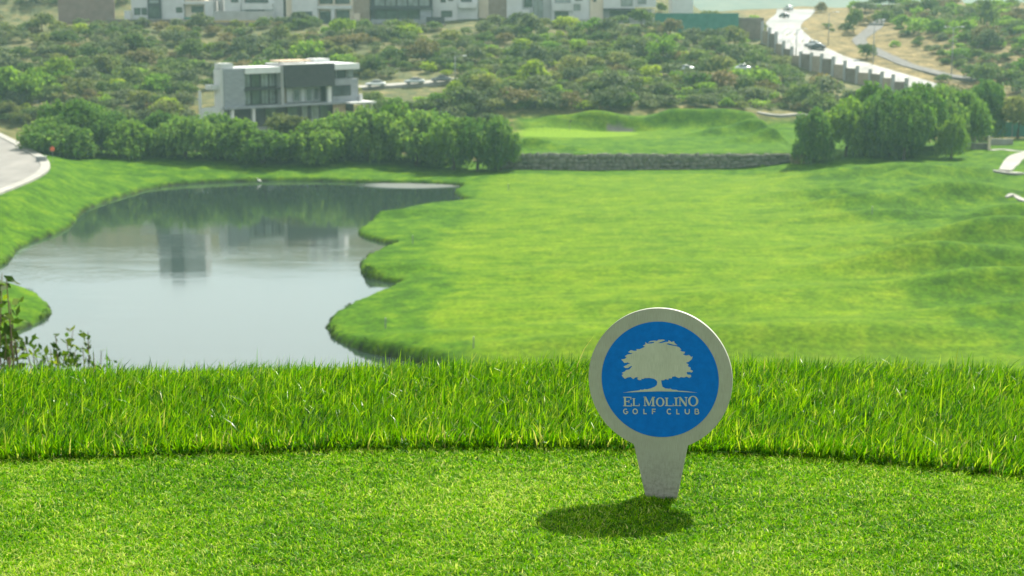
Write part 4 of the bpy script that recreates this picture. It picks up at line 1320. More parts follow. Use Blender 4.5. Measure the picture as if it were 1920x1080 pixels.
# ================================================================== house construction helpers
def window(parent, x0, x1, z0, z1, y, fm=None, gm=None, mull=0, t=0.10):
    """window in a wall whose outer face is at depth y (towards -y): frame proud, pane inside"""
    fm = fm or M_FRAME; gm = gm or M_GLASS
    mb = MB()
    mb.box(x0, x0+t, y-0.07, y+0.05, z0, z1).box(x1-t, x1, y-0.07, y+0.05, z0, z1)
    mb.box(x0+t, x1-t, y-0.068, y+0.05, z0, z0+t).box(x0+t, x1-t, y-0.068, y+0.05, z1-t, z1)
    for i in range(mull):
        xm = x0+(x1-x0)*(i+1)/(mull+1)
        mb.box(xm-t*0.4, xm+t*0.4, y-0.06, y+0.04, z0+t, z1-t)
    w = mb.build('window', fm, parent)
    MB().box(x0+t*0.5, x1-t*0.5, y-0.03, y+0.03, z0+t*0.5, z1-t*0.5).build('pane', gm, w)
    return w
def bx(name, parent, mat, x0, x1, y0, y1, z0, z1):
    return MB().box(x0, x1, y0, y1, z0, z1).build(name, mat, parent)

# ---- the modern house behind the lakeside trees
HL = at_y(421, 201, 291.0); HRp = at_y(672, 188, 309.0)
hd = Vector((HRp.x-HL.x, HRp.y-HL.y, 0)); HW = hd.length
house = empty('modern_house', (HL.x, HL.y, HL.z), math.atan2(hd.y, hd.x))
tag(house, 'three storey modern grey house with large dark upper volume behind the trees', 'house')
def hu(px):                                        # pixel column to metres along the front
    t = (px-421)/(672-421)
    return HW*t*(1/(1+ (1-t)*0.0))
D0 = 9.0                                            # depth of the house
S1, S2, S3 = 0.0, 3.0, 6.0
bx('floor_slab', house, M_SLATE, -0.3, HW+0.2, -0.6, 4.1, -0.45, 0.0)
bx('wall', house, M_SLATE, 0, hu(458), 0.0, 3.2, 0.0, 6.75)
bx('side_wall', house, M_WHITE, -0.55, -0.01, 0.15, 2.6, -2.2, 6.65)
bx('roof_tank_housing', house, M_WHITE, -0.3, hu(441), 0.6, 2.6, 6.76, 7.7)
bx('rear_wall', house, M_GREYW, hu(458)+0.01, HW, 4.2, D0-0.05, 0.0, 6.2)
bx('upper_slab', house, M_DARK, hu(457), hu(524), -0.2, 4.19, 2.75, 3.12)
bx('roof', house, M_FASCIA, hu(458)+0.02, hu(523), -0.35, 6.0, 5.75, 6.85)
bx('fin_wall', house, M_GREYW, hu(522)+0.02, hu(527), -0.5, 4.0, 0.0, 6.95)
for k, (a, b) in enumerate([(460,474),(476,491),(493,507),(508,520)]):
    window(house, hu(a), hu(b), 3.2, 5.7, 1.2, gm=M_CURT if k in (0, 2, 3) else M_GLASS, mull=1)
    window(house, hu(a), hu(b), 0.1, 2.7, 1.2, gm=M_GLASS if k == 1 else M_CURT, mull=1)
bx('glazing_wall', house, M_DARK, hu(458)+0.02, hu(522), 1.25, 1.5, 0.02, 5.74)
bx('upper_volume', house, M_DARK, hu(527)+0.02, hu(621), -1.0, 6.0, 3.0, 7.15)
bx('roof_edge', house, M_FASCIA, hu(527), hu(621)+0.05, -1.05, 6.05, 7.152, 7.28)
bx('lobby_wall', house, M_TAN, hu(528), hu(545), 2.2, 2.6, 0.02, 2.98)
for a, b, m_ in [(546,556,M_FASCIA),(558,571,M_CURT),(573,580,M_FASCIA),(582,594,M_CURT),(596,607,M_CURT)]:
    window(house, hu(a), hu(b), 0.15, 2.6, 2.2, fm=M_FASCIA, gm=m_)
bx('lobby_backing', house, M_GREYW, hu(545)+0.02, hu(612), 2.26, 2.5, 0.02, 2.98)
bx('column', house, M_FASCIA, hu(611), hu(618), -0.3, 0.4, 0.0, 2.99)
bx('wall', house, M_SLATE, hu(621)+0.02, HW, 0.0, 4.18, 0.0, 4.15)
bx('upper_room', house, M_GREYW, hu(622), HW-0.3, 1.0, 4.15, 4.16, 5.9)
for a, b, g_ in [(623,634,M_GLASS),(636,654,M_GLASS),(656,669,M_CURT)]:
    window(house, hu(a), hu(b), 4.25, 5.85, 0.99, gm=g_)
bx('roof', house, M_FASCIA, hu(621)+0.1, HW+0.15, -0.4, D0, 5.92, 7.0)
window(house, hu(622), hu(657), 1.0, 3.0, -0.0, gm=M_GLASS, mull=3)
bx('roof_canopy', house, M_WOOD, hu(531), hu(587), 1.0, 5.0, 7.6, 7.85)
for px in (535, 583): bx('canopy_post', house, M_STEEL, hu(px), hu(px)+0.25, 2.5, 2.75, 7.281, 7.6)
bx('roof_box', house, M_WHITE, hu(599), hu(628), 2.0, 5.0, 7.29, 7.95)
# lower storey
bx('lower_wall', house, M_DARK, 3.0, HW-0.3, 1.2, D0-0.2, -3.9, -0.46)
for px, m_ in ((470, M_FASCIA), (432, M_FASCIA)): bx('column', house, m_, hu(px), hu(px)+0.55, -0.2, 0.35, -3.9, -0.46)
for a, b in ((568,578),(586,600)): window(house, hu(a), hu(b), -3.6, -0.6, 1.15, fm=M_STEEL, gm=M_CURT)
for a, b in ((500,520),(540,560),(603,618)): window(house, hu(a), hu(b), -3.6, -0.6, 1.15, gm=M_GLASS, mull=1)
for i, px in enumerate((623,628,633,638,643)): bx('slat', house, M_WOOD, hu(px), hu(px)+0.28, -0.1, 0.3, -3.9, -0.46)
bx('terrace_slab', house, M_WHITE, hu(642), hu(692), -2.6, 3.5, -0.44, -0.12)
for px in (668, 684): bx('terrace_post', house, M_WHITE, hu(px), hu(px)+0.35, -2.3, -1.9, -3.9, -0.45)
bx('chimney', house, M_WHITE, hu(672), hu(677), -0.6, 0.0, -0.119, 1.2)
bx('garden_wall', house, M_WHITE, -4.4, -0.6, 0.3, 0.6, -3.9, 0.05)
bx('gate_pillar', house, M_WHITE, -4.75, -4.41, 0.2, 0.7, -3.9, 3.0)
bx('balcony', house, M_WHITE, -2.1, -0.56, 1.0, 3.0, 3.1, 3.9)
bx('foundation', house, M_GREYW, 0.2, HW-0.2, 1.6, D0-0.4, -9.0, -3.91)

# terrace walls and hedges left of the house
a = G(278, 196); b = G(378, 188)
wall_thing('garden_terrace_wall', 'pale low terrace wall left of the modern house', 'wall', a, b, 0.9, 0.4, M_CONC)
a = G(0, 196); b = G(72, 193)
wall_thing('low_roadside_wall', 'thin pale wall under the light green trees at far left', 'wall', a, b, 0.8, 0.35, M_CONC)

# ---- houses along the top of the hill
YH = 428.0
SH = F/ (YH*CP + (H-22)*SP)                        # pixels per metre there
def hill_house(name, label, px0, px1, base_py, Y=YH, depth=11.0):
    c = at_y((px0+px1)/2, base_py, Y)
    r = empty(name, (c.x, Y, c.z)); tag(r, label, 'house', None)
    cx = (px0+px1)/2
    def X(px): return (px-cx)/SH
    def Z(py): return (base_py-py)/SH
    return r, X, Z
def vol(r, X, Z, name, mat, px0, px1, top, bot, y0=0.0, y1=10.0):
    return bx(name, r, mat, X(px0), X(px1), y0, y1, Z(bot), Z(top))
def win(r, X, Z, px0, px1, top, bot, y=0.0, gm=None, mull=0, fm=None):
    return window(r, X(px0), X(px1), Z(bot), Z(top), y, fm, gm, mull)
FND = 66                                             # foundations run below the slope
# 1 white house with dark centre, far left
r, X, Z = hill_house('hill_house', 'white hill house with tall dark centre bay, leftmost in the row', 245, 345, 34)
vol(r, X, Z, 'wall', M_WHITE, 247, 278, -40, FND); vol(r, X, Z, 'wall', M_WHITE, 303, 345, -52, FND, 0.3)
vol(r, X, Z, 'centre_bay', M_DARK, 278.1, 302.9, -60, FND, -0.4)
vol(r, X, Z, 'tower', M_GREYW, 276, 366, -138, -60.1, 3.0, 11.0); vol(r, X, Z, 'tower_core', M_DARK, 300, 324, -146, -60.2, 2.5, 10.0)
win(r, X, Z, 252, 264, 15, 28); win(r, X, Z, 266, 276, 15, 28); win(r, X, Z, 330, 342, 14, 24, 0.3); win(r, X, Z, 253, 274, -22, -6); win(r, X, Z, 330, 342, -20, -6, 0.3)
win(r, X, Z, 281, 300, 0, 7, -0.4, M_CURT); win(r, X, Z, 281, 300, 12, 32, -0.4, mull=2)
vol(r, X, Z, 'stair_wall', M_WHITE, 236, 247, 20, FND, -1.5, -0.5)
# 2 beige villa
r, X, Z = hill_house('hill_house', 'small beige hill house with pale roof terrace and dark garage', 345, 400, 34)
vol(r, X, Z, 'wall', M_CREAM, 346, 384, -18, FND, 1.0); vol(r, X, Z, 'wing', M_WHITE, 384.1, 400, 2, FND, 0.0)
vol(r, X, Z, 'roof', M_WHITE, 344, 386, -22, -18.1, 0.6, 10.5); vol(r, X, Z, 'terrace_roof', M_WHITE, 344, 384, 4, 8, -0.6, 1.0)
win(r, X, Z, 358, 381, 12, 24, 1.0, mull=1); win(r, X, Z, 350, 378, -12, 0, 1.0)
vol(r, X, Z, 'parapet', M_NET, 348, 402, 32, 39, -2.0, -1.6)
# 3 white two-volume house
r, X, Z = hill_house('hill_house', 'white stepped hill house with long balcony above the yellow lot', 412, 530, 32)
vol(r, X, Z, 'wall', M_WHITE, 421, 452, -58, FND); vol(r, X, Z, 'wall', M_WHITE, 452.1, 515, -50, FND, 0.8); vol(r, X, Z, 'side_wall', M_WHITE, 515.1, 530, -40, FND, 1.5)
vol(r, X, Z, 'balcony', M_WHITE, 455, 512, 7, 18, -0.8, 0.79); vol(r, X, Z, 'terrace_wall', M_GREYW, 405, 514, 21, FND, -2.2, -1.8)
win(r, X, Z, 459, 503, -6, 6, 0.8, mull=3); win(r, X, Z, 434, 448, -4, 5); win(r, X, Z, 424, 446, -38, -22, mull=1); win(r, X, Z, 460, 505, -36, -22, 0.8, mull=2); win(r, X, Z, 460, 495, 19, 21, 0.8)
# low white house between
r, X, Z = hill_house('hill_house', 'low white hill house between the beige and the stepped one', 384, 421, 26, YH+9)
vol(r, X, Z, 'wall', M_WHITE, 386, 420, -28, FND); win(r, X, Z, 392, 402, -18, -6); win(r, X, Z, 406, 416, -18, -6)
# 4 white house with large square openings
r, X, Z = hill_house('hill_house', 'white hill house with square window and framed glazed bays', 538, 662, 45)
vol(r, X, Z, 'wall', M_WHITE, 548, 596, -40, FND); vol(r, X, Z, 'side_wall', M_CREAM, 536, 547.9, -44, FND, 1.0)
vol(r, X, Z, 'wall', M_CREAM, 596.1, 662, -36, FND, 1.2); vol(r, X, Z, 'upper_slab', M_WHITE, 596.2, 660, 11, 17, -0.3, 1.19); vol(r, X, Z, 'roof_slab', M_WHITE, 596.2, 660, -16, -8, -0.3, 1.19)
win(r, X, Z, 564, 586, 22, 40); win(r, X, Z, 599, 620, 22, 45, 1.2, mull=1); win(r, X, Z, 630, 655, 20, 44, 1.2, mull=1); win(r, X, Z, 599, 624, -6, 8, 1.2, mull=1); win(r, X, Z, 628, 656, -6, 8, 1.2, mull=1)
vol(r, X, Z, 'pier', M_WHITE, 621, 628, 17.1, FND, -0.1, 1.19); vol(r, X, Z, 'terrace_wall', M_WHITE, 526, 545, 32, FND, -2.0, -1.0)
win(r, X, Z, 556, 588, -24, -8)
# 5 tan tower
r, X, Z = hill_house('hill_house', 'narrow tan stone tower house beside the dark glass house', 662, 694, 40, YH+2)
vol(r, X, Z, 'wall', M_TAN, 663, 694, -56, FND); win(r, X, Z, 672, 684, -30, -18); vol(r, X, Z, 'porch', M_CREAM, 664, 676, 25, FND, -1.5, -0.01)
# 6 dark glass house
r, X, Z = hill_house('hill_house', 'dark grey hill house with long glazed balconies', 694, 812, 44)
vol(r, X, Z, 'wall', M_DARK, 695, 810, -42, FND, 1.5); vol(r, X, Z, 'floor_slab', M_DARK, 694, 811, 13, 18, -0.5, 1.49); vol(r, X, Z, 'roof_slab', M_DARK, 692, 812, -18, -10, -0.5, 1.49)
for i in range(5):
    win(r, X, Z, 702+i*21, 721+i*21, -9, 12, 1.5, M_CURT, 1)
for i in range(4):
    win(r, X, Z, 703+i*21, 722+i*21, 19, 40, 1.5, M_GLASS, 1)
vol(r, X, Z, 'fin_wall', M_SLATE, 788, 809, 18.1, 44, 0.0, 1.49); vol(r, X, Z, 'railing', M_STEEL, 696, 800, 36, 44, -1.2, -1.1); vol(r, X, Z, 'side_fence', M_DARK, 800, 834, 32, FND, -1.5, -1.2)
# 7 white house
r, X, Z = hill_house('hill_house', 'white hill house with small square windows right of the dark one', 812, 896, 30, YH+3)
vol(r, X, Z, 'wall', M_WHITE, 811, 858, -46, FND); vol(r, X, Z, 'wall', M_WHITE, 858.1, 896, -30, FND, 0.6); vol(r, X, Z, 'balcony', M_WHITE, 860, 894, 6, 15, -0.8, 0.59)
win(r, X, Z, 826, 836, -6, 5); win(r, X, Z, 840, 850, -6, 2); win(r, X, Z, 864, 885, -12, 4, 0.6, mull=1); win(r, X, Z, 827, 848, 20, 32, mull=1); win(r, X, Z, 820, 850, -34, -20, mull=1)
# tan garden walls
r, X, Z = hill_house('hill_house', 'plain tan hill house partly behind the white ones', 896, 952, 22, YH+6)
vol(r, X, Z, 'wall', M_CREAM, 897, 916, -30, FND); vol(r, X, Z, 'wall', M_TAN, 916.1, 952, -36, FND, 0.6); win(r, X, Z, 922, 940, -22, -10, 0.6)
# 8 white house with stair glazing
r, X, Z = hill_house('hill_house', 'white hill house with tall stair glazing and ground floor garage', 950, 1106, 40)
vol(r, X, Z, 'wall', M_WHITE, 950, 979, -44, FND); vol(r, X, Z, 'stair_core', M_GREYW, 979.1, 1034, -50, FND, 1.0); vol(r, X, Z, 'wall', M_WHITE, 1034.1, 1105, -42, FND, 0.4)
win(r, X, Z, 983, 998, -10, 14, 1.0, mull=0); win(r, X, Z, 1000, 1018, -30, 34, 1.0, M_CURT, 1); win(r, X, Z, 1040, 1070, -8, 6, 0.4, M_CURT, 1); vol(r, X, Z, 'balcony', M_WHITE, 1036, 1074, 7, 20, -0.6, 0.39)
win(r, X, Z, 1040, 1066, 22, 39, 0.4); win(r, X, Z, 1078, 1092, -8, 2, 0.4); win(r, X, Z, 1076, 1088, 8, 20, 0.4, M_CURT); win(r, X, Z, 1040, 1070, -34, -20, 0.4, mull=1); win(r, X, Z, 956, 972, -30, -14)
vol(r, X, Z, 'terrace_wall', M_WHITE, 970, 992, 18, FND, -1.8, -1.2)
# 9 white house with dark garage band
r, X, Z = hill_house('hill_house', 'white hill house with dark ground floor band and cream side', 1106, 1230, 34)
vol(r, X, Z, 'side_wall', M_CREAM, 1106, 1131, -36, FND, 0.6); vol(r, X, Z, 'wall', M_WHITE, 1131.1, 1190, -34, 16, 0.0); vol(r, X, Z, 'wall', M_WHITE, 1190.1, 1230, -26, 14, 0.8)
vol(r, X, Z, 'lower_wall', M_GREYW, 1131.1, 1228, 18, FND, 1.6); vol(r, X, Z, 'floor_slab', M_DARK, 1131, 1210, 16.05, 18.5, -0.6, 1.0)
win(r, X, Z, 1144, 1186, 21, 33, 1.6, mull=2); win(r, X, Z, 1194, 1216, 21, 33, 1.6); vol(r, X, Z, 'column', M_WHITE, 1188, 1192, 18.6, 36, -0.3, 0.3); vol(r, X, Z, 'column', M_CREAM, 1222, 1226, 18.6, 36, 0.2, 0.7)
win(r, X, Z, 1136, 1160, -20, -4, mull=1); win(r, X, Z, 1164, 1186, -2, 12, gm=M_CURT); win(r, X, Z, 1196, 1212, -2, 8, 0.8, M_CURT); win(r, X, Z, 1112, 1118, -6, 4, 0.6)
# 10 white block
r, X, Z = hill_house('hill_house', 'plain white block house at the right end of the row', 1258, 1300, 26, YH+8)
vol(r, X, Z, 'wall', M_WHITE, 1260, 1300, -30, FND); win(r, X, Z, 1268, 1290, -22, -10, mull=1)
# tall blocks behind the row, above the picture's upper edge, mirrored in the lake
for lb, x0_, x1_, top, m_ in [('tall white apartment block behind the white hill houses', 566, 640, -122, M_WHITE), ('grey apartment block behind the dark glass house', 640, 850, -84, M_GREYW)]:
    r, X, Z = hill_house('apartment_block', lb, x0_, x1_, 20, YH+26)
    vol(r, X, Z, 'wall', m_, x0_, x1_, top, FND, 0, 12)
    k = x0_+6
    while k+14 < x1_:
        for fl in range(3): win(r, X, Z, k, k+12, top+8+fl*24, top+22+fl*24)
        k += 22
# ---- garden and retaining walls below the houses
def top_wall(name, lb, pa, pb, top, bot, mat, Y, th=0.5):
    a, b = at_y(pa, top, Y), at_y(pb, top, Y)
    zb = at_y((pa+pb)/2, bot, Y).z
    r = empty(name, (a.x, Y, zb)); tag(r, lb, 'wall')
    bx('wall', r, mat, 0, b.x-a.x, -th/2, th/2, -2.5, a.z-zb); bx('coping', r, M_CONC if mat is not M_NET else M_NET, -0.05, b.x-a.x+0.05, -th/2-0.06, th/2+0.06, a.z-zb+0.001, a.z-zb+0.15)
for a in [('retaining_wall', 'grey brown block retaining wall under the leftmost hill houses', 200, 400, 37, 52, M_BRICKW, 423.0),('retaining_wall', 'grey brown retaining wall under the yellow lot', 401, 560, 43, 56, M_BRICKW, 422.4),
          ('retaining_wall', 'grey brown retaining wall under the square window house', 561, 692, 46, 58, M_BRICKW, 422.0),('retaining_wall', 'pale brown retaining wall under the dark glass house', 693, 836, 46, 66, M_TAN, 422.6),
          ('garden_wall', 'reddish block wall at the upper left', 108, 214, -4, 30, M_REDW, 430.0),('netting_wall', 'green netting wall right of the white block house', 1228, 1385, 26, 42, M_NET, 424.0),
          ('boundary_wall', 'dark grey boundary wall reaching the road at upper right', 1385, 1432, 34, 58, M_BRICKW, 426.0),('low_wall', 'low pale wall below the stair glazing house', 1040, 1228, 38, 48, M_GREYW, 424.2)]:
    top_wall(*a)
lot_a, lot_b = at_y(402, 36, 424.0), at_y(512, 36, 424.0)
o = MB().box(lot_a.x, lot_b.x, 423.0, 427.5, lot_a.z-1.4, lot_a.z-0.35).build('vacant_lot', surf('yellow_dry_grass', (0.36, 0.27, 0.10), (0.52, 0.40, 0.17), 0.8, 0.95, 0.1)); tag(o, 'vacant lot of yellow dry grass between the hill houses', kind='structure')

# ---- access road with parked cars
ACC = [G(556,172), G(640,168), G(720,164), G(800,158), G(880,153), G(1000,146), G(1150,140), G(1300,138), G(1420,136)]
ribbon('access_road', ACC, 5.5, M_CONC, 0.12, 1.6, 'pale access road with parked cars across the hillside')

# ---- highway climbing at the right
HW_L = [(1760,180),(1715,170),(1660,157),(1608,141),(1562,124),(1520,114),(1485,106),(1464,90),(1447,72),(1434,52),(1441,38),(1454,28),(1457,18)]
HW_R = [(1800,172),(1725,149),(1665,131),(1620,117),(1581,105.6),(1548,90),(1525,76),(1510,63),(1501.5,54),(1503,47),(1511,38),(1521,31),(1530,18.5)]
HW_L = catmull(HW_L, 3, False); HW_R = catmull(HW_R, 3, False)
hv, hf = [], []
for l, r_ in zip(HW_L, HW_R):
    for k in range(6):
        q = l + (r_-l)*k/5
        g_ = at_ground(float(q[0]), float(q[1]))
        hv.append((g_.x, g_.y, g_.z+0.14))
for i in range(len(HW_L)-1):
    for k in range(5):
        hf.append((6*i+k, 6*i+k+1, 6*i+7+k, 6*i+6+k))
o = obj('highway', mesh_np2('highway', hv, hf, M_HIWAY)); tag(o, 'bright paved road climbing the hill at the right', kind='structure')
TRK = [G(1830,152), G(1760,140), G(1690,118), G(1650,100), G(1612,80), G(1622,66), G(1640,52), G(1650,38), G(1690,30)]
ribbon('gravel_track', TRK, [4,4.2,4.2,4,3.6,3.6,4,4,4], M_TRACK, 0.10, 0.6, 'grey gravel track winding up the dry slope')

# ---- boundary wall with pillars along the highway
wallpx = [(1430,40,58),(1443,51,63),(1455.5,59,82),(1469.6,76,91.5),(1485,87,104),(1501.7,96,101),(1522,98,105),(1541,100,110),(1562.7,106,121),(1584.6,113.5,128),(1607.8,123,136),(1632,129,138.5),(1654,134,146),(1675,139,153),(1700,146,160)]
rw = empty('pillared_boundary_wall', at_ground(1440, 66)); tag(rw, 'stepped grey block wall with pillars along the climbing road', 'wall')
WY = [at_ground(px, top+36).y for px, top, pan in wallpx]
WY = list(np.convolve([WY[0]]*2+WY+[WY[-1]]*2, np.ones(5)/5, 'valid'))
prev = None
rw_inv = Vector(rw.location)
for i, (px, top, pan) in enumerate(wallpx):
    Yw = WY[i]
    q = at_y(px, top, Yw); zb = ground_z(q.x, Yw)-1.0
    MB().box(q.x-0.36, q.x+0.36, Yw-0.40, Yw+0.36, zb, q.z).build('pillar', M_GREYW, rw, loc=-rw_inv)
    if prev is not None:
        pq, pz, pY = prev
        pm_, ppan = (px+wallpx[i-1][0])/2, wallpx[i-1][2]
        zt = at_y(pm_, ppan, (Yw+pY)/2).z
        d = Vector((q.x-pq.x, Yw-pY, 0)); L = d.length; nr = Vector((-d.y, d.x, 0))/L*0.13
        a_, b_ = pq, q
        vs = [(a_.x-nr.x, pY-nr.y), (b_.x-nr.x, Yw-nr.y), (b_.x+nr.x, Yw+nr.y), (a_.x+nr.x, pY+nr.y)]
        zlow = min(zb, pz)
        mb = MB().add([(x, y, zlow) for x, y in vs]+[(x, y, zt) for x, y in vs], [(3,2,1,0),(4,5,6,7),(0,1,5,4),(1,2,6,5),(2,3,7,6),(3,0,4,7)])
        mb.build('panel', [M_BRICKW, M_TAN][i % 2], rw, loc=-rw_inv)
    prev = (q, zb, Yw)
# ================================================================== vehicles and small things
def car_paint(name, c):
    m, nt, out = new_mat(name)
    p = nt.nodes.new('ShaderNodeBsdfPrincipled')
    f = noise(nt, objcoord(nt), 1.5, 3.0)
    nt.links.new(ramp(nt, f, [(0.3, tuple(v*0.9 for v in c)), (0.7, c)]), p.inputs['Base Color'])
    p.inputs['Roughness'].default_value = 0.25
    p.inputs['Coat Weight'].default_value = 0.6
    p.inputs['Metallic'].default_value = 0.2
    nt.links.new(p.outputs['BSDF'], out.inputs['Surface'])
    return m
M_RIM = surf('wheel_rim', (0.3, 0.3, 0.31), (0.45, 0.45, 0.46), 3.0, 0.35, 0.5, 0.7)
M_RED = surf('tail_lamp', (0.30, 0.01, 0.01), (0.45, 0.02, 0.02), 3.0, 0.3, 0.5)
M_HEAD = surf('head_lamp', (0.6, 0.6, 0.6), (0.8, 0.8, 0.8), 3.0, 0.15, 0.6)
def loft(sections, mat, name, parent):
    """sections: list of closed rings with equal counts"""
    n = len(sections[0]); vs = [p for s in sections for p in s]; fs = []
    for i in range(len(sections)-1):
        for k in range(n):
            fs.append((i*n+k, i*n+(k+1) % n, (i+1)*n+(k+1) % n, (i+1)*n+k))
    fs.append(tuple(reversed(range(n)))); fs.append(tuple((len(sections)-1)*n+k for k in range(n)))
    bm = bmesh.new(); bv = [bm.verts.new(v) for v in vs]
    for f in fs: bm.faces.new([bv[i] for i in f])
    bmesh.ops.recalc_face_normals(bm, faces=bm.faces)
    me = bpy.data.meshes.new(name); bm.to_mesh(me); bm.free(); me.materials.append(mat)
    me.polygons.foreach_set('use_smooth', np.ones(len(me.polygons), dtype=bool))
    return obj(name, me, parent)
def make_car(paint):
    r = empty('parked_car')
    prof = [(-2.15,0.42,0.62,0.78),(-2.05,0.28,0.78,0.84),(-1.2,0.24,0.90,0.88),(0.9,0.24,0.93,0.88),(1.8,0.26,0.96,0.86),(2.15,0.34,0.90,0.80)]
    S = []
    for x, zb, zt, w in prof:
        S.append([(x,-w*0.92,zb),(x,-w,zb+0.18),(x,-w,zt-0.16),(x,-w*0.86,zt),(x,w*0.86,zt),(x,w,zt-0.16),(x,w,zb+0.18),(x,w*0.92,zb)])
    loft(S, paint, 'body', r)
    cab = [(-1.15,0.90,0.93,0.74),(-0.45,0.90,1.36,0.66),(0.7,0.92,1.42,0.64),(1.35,0.93,1.20,0.64),(1.75,0.94,0.99,0.68)]
    S = []
    for x, zb, zt, w in cab:
        S.append([(x,-w*1.06,zb-0.04),(x,-w,(zb+zt)/2),(x,-w*0.84,zt-0.02),(x,-w*0.6,zt),(x,w*0.6,zt),(x,w*0.84,zt-0.02),(x,w,(zb+zt)/2),(x,w*1.06,zb-0.04)])
    loft(S, M_GLASS, 'windows', r)
    S = [[(x,-w,zt+0.008),(x,-w*0.6,zt+0.03),(x,w*0.6,zt+0.03),(x,w,zt+0.008),(x,w,zt-0.03),(x,-w,zt-0.03)] for x, zt, w in ((-0.45,1.36,0.60),(0.1,1.40,0.60),(0.7,1.42,0.60),(1.3,1.24,0.58))]
    loft(S, paint, 'roof', r)
    for x in (-1.35, 1.35):
        for s in (-1, 1):
            t = MB(); t.tube([(x, s*0.70, 0.32), (x, s*0.90, 0.32)], 0.32, 16); w = t.build('wheel', M_BLACK, r, False)
            MB().tube([(x, s*0.88, 0.32), (x, s*0.915, 0.32)], 0.20, 12).build('rim', M_RIM, w)
    for s in (-1, 1):
        MB().box(-2.14, -2.0, s*0.62-0.14, s*0.62+0.14, 0.58, 0.72).build('headlight', M_HEAD, r, bevel=0.03)
        MB().box(2.05, 2.165, s*0.62-0.13, s*0.62+0.13, 0.68, 0.86).build('taillight', M_RED, r, bevel=0.03)
        MB().box(-0.95, -0.75, s*0.86-0.08, s*0.86+0.08, 0.93, 1.06).build('mirror', paint, r, bevel=0.02)
    return r
paints = {'white': car_paint('white_paint', (0.75, 0.78, 0.78)), 'silver': car_paint('silver_paint', (0.50, 0.55, 0.56)), 'grey': car_paint('grey_paint', (0.10, 0.12, 0.125)), 'dark': car_paint('dark_paint', (0.03, 0.035, 0.04))}
base_cars = {}
def place_car(color, p, rz, label, group, name='parked_car', dz=0.14, sc=1.0):
    if color not in base_cars:
        base_cars[color] = c = make_car(paints[color])
    else:
        c = copy_tree(base_cars[color])
    c.name = name
    c.location = (p.x, p.y, p.z+dz); c.rotation_euler = (0, 0, rz); c.scale = (sc, sc, sc)
    tag(c, label, 'car', group)
def on_access(px, py, dy=0.0):
    p = G(px, py)
    return p
DEPS = bpy.context.evaluated_depsgraph_get
def drop(x, y, z=200.0):
    """height of whatever lies under x, y"""
    dg = DEPS(); hit, loc, *_ = SC.ray_cast(dg, Vector((x, y, z)), Vector((0, 0, -1)))
    return loc.z if hit else ground_z(x, y)
bpy.context.view_layer.update()
road_obj = bpy.data.objects['access_road']; hwy_obj = bpy.data.objects['highway']
def on_obj(o, x, y):
    hit, loc, nrm, _ = o.ray_cast(Vector((x, y, 300)), Vector((0, 0, -1)))
    return loc.z if hit else None
def car_on(o, px, py, color, rz, label, group, name, Yhint=None):
    p = G(px, py)
    best = None
    for dy in np.arange(-6, 6.1, 0.25):
        z = on_obj(o, p.x*(1+dy/p.y), p.y+dy)
        if z is None: continue
        q = at_y(px, py, p.y+dy)
        e = abs(q.z-z)
        if best is None or e < best[0]: best = (e, Vector((q.x, p.y+dy, z)))
    pt = best[1] if best else p
    place_car(color, pt, rz, label, group, name, 0.0)
AR = math.radians(14)
car_on(road_obj, 704, 163, 'white', AR, 'white car parked nearest the modern house', 'cars parked on the access road', 'parked_car')
car_on(road_obj, 777, 159, 'silver', AR, 'silver car parked in the middle of the three', 'cars parked on the access road', 'parked_car')
car_on(road_obj, 827, 156, 'grey', AR, 'grey car half hidden, rightmost of the three parked together', 'cars parked on the access road', 'parked_car')
car_on(road_obj, 1283, 139, 'silver', AR, 'silver car half hidden in the scrub under the white houses', 'cars parked on the access road', 'parked_car')
car_on(road_obj, 1342, 139, 'white', AR, 'white car half hidden in the scrub near the road wall', 'cars parked on the access road', 'parked_car')
car_on(road_obj, 1390, 137, 'silver', AR, 'silver car in the scrub closest to the road wall', 'cars parked on the access road', 'parked_car')
car_on(hwy_obj, 1470, 33, 'dark', math.radians(-78), 'dark car near the top of the climbing road', 'cars on the climbing road', 'car')
car_on(hwy_obj, 1532, 92, 'dark', math.radians(-35), 'dark car by the verge halfway down the road', 'cars on the climbing road', 'car')
car_on(hwy_obj, 1524, 87, 'white', math.radians(-35), 'white car just behind the dark one on the road', 'cars on the climbing road', 'car')
car_on(hwy_obj, 1478, 19, 'silver', math.radians(-78), 'silver car at the crest of the road', 'cars on the climbing road', 'car')

# ---- lamp posts
def lamp_post(px, base, top, label, arms=1, Y=None):
    p = G(px, base); Y = Y or p.y
    q = at_y(px, top, Y); z0 = ground_z(q.x, Y)
    h = q.z - z0
    r = empty('street_lamp', (q.x, Y, z0)); tag(r, label, 'street lamp', 'street lamps on the hill')
    MB().tube([(0,0,-0.3), (0,0,h*0.5), (0,0,h)], [0.13, 0.10, 0.075], 8).build('pole', M_STEEL, r, True)
    for s in ([-1, 1] if arms == 2 else [1]):
        MB().tube([(0,0,h-0.1), (s*0.9,0,h+0.15), (s*1.9,0,h+0.22)], 0.06, 6).build('arm', M_STEEL, r, True)
        MB().box(s*1.75-0.4*(s < 0), s*1.75+0.75 if s > 0 else s*1.75+0.0, -0.22, 0.22, h+0.10, h+0.30).build('lamp_head', M_FASCIA, r, bevel=0.05)
lamp_post(1640, 122, 38, 'single lamp post on the dry slope beside the gravel track')
lamp_post(1788, 142, 52, 'tall double arm lamp post above the right grove', 2)
lamp_post(853, 158, 106, 'lamp post beside the grey parked car')
lamp_post(1555, 86, 24, 'lamp post on the verge at the road bend')
lamp_post(1494, 108, 56, 'lamp post behind the pillared wall')

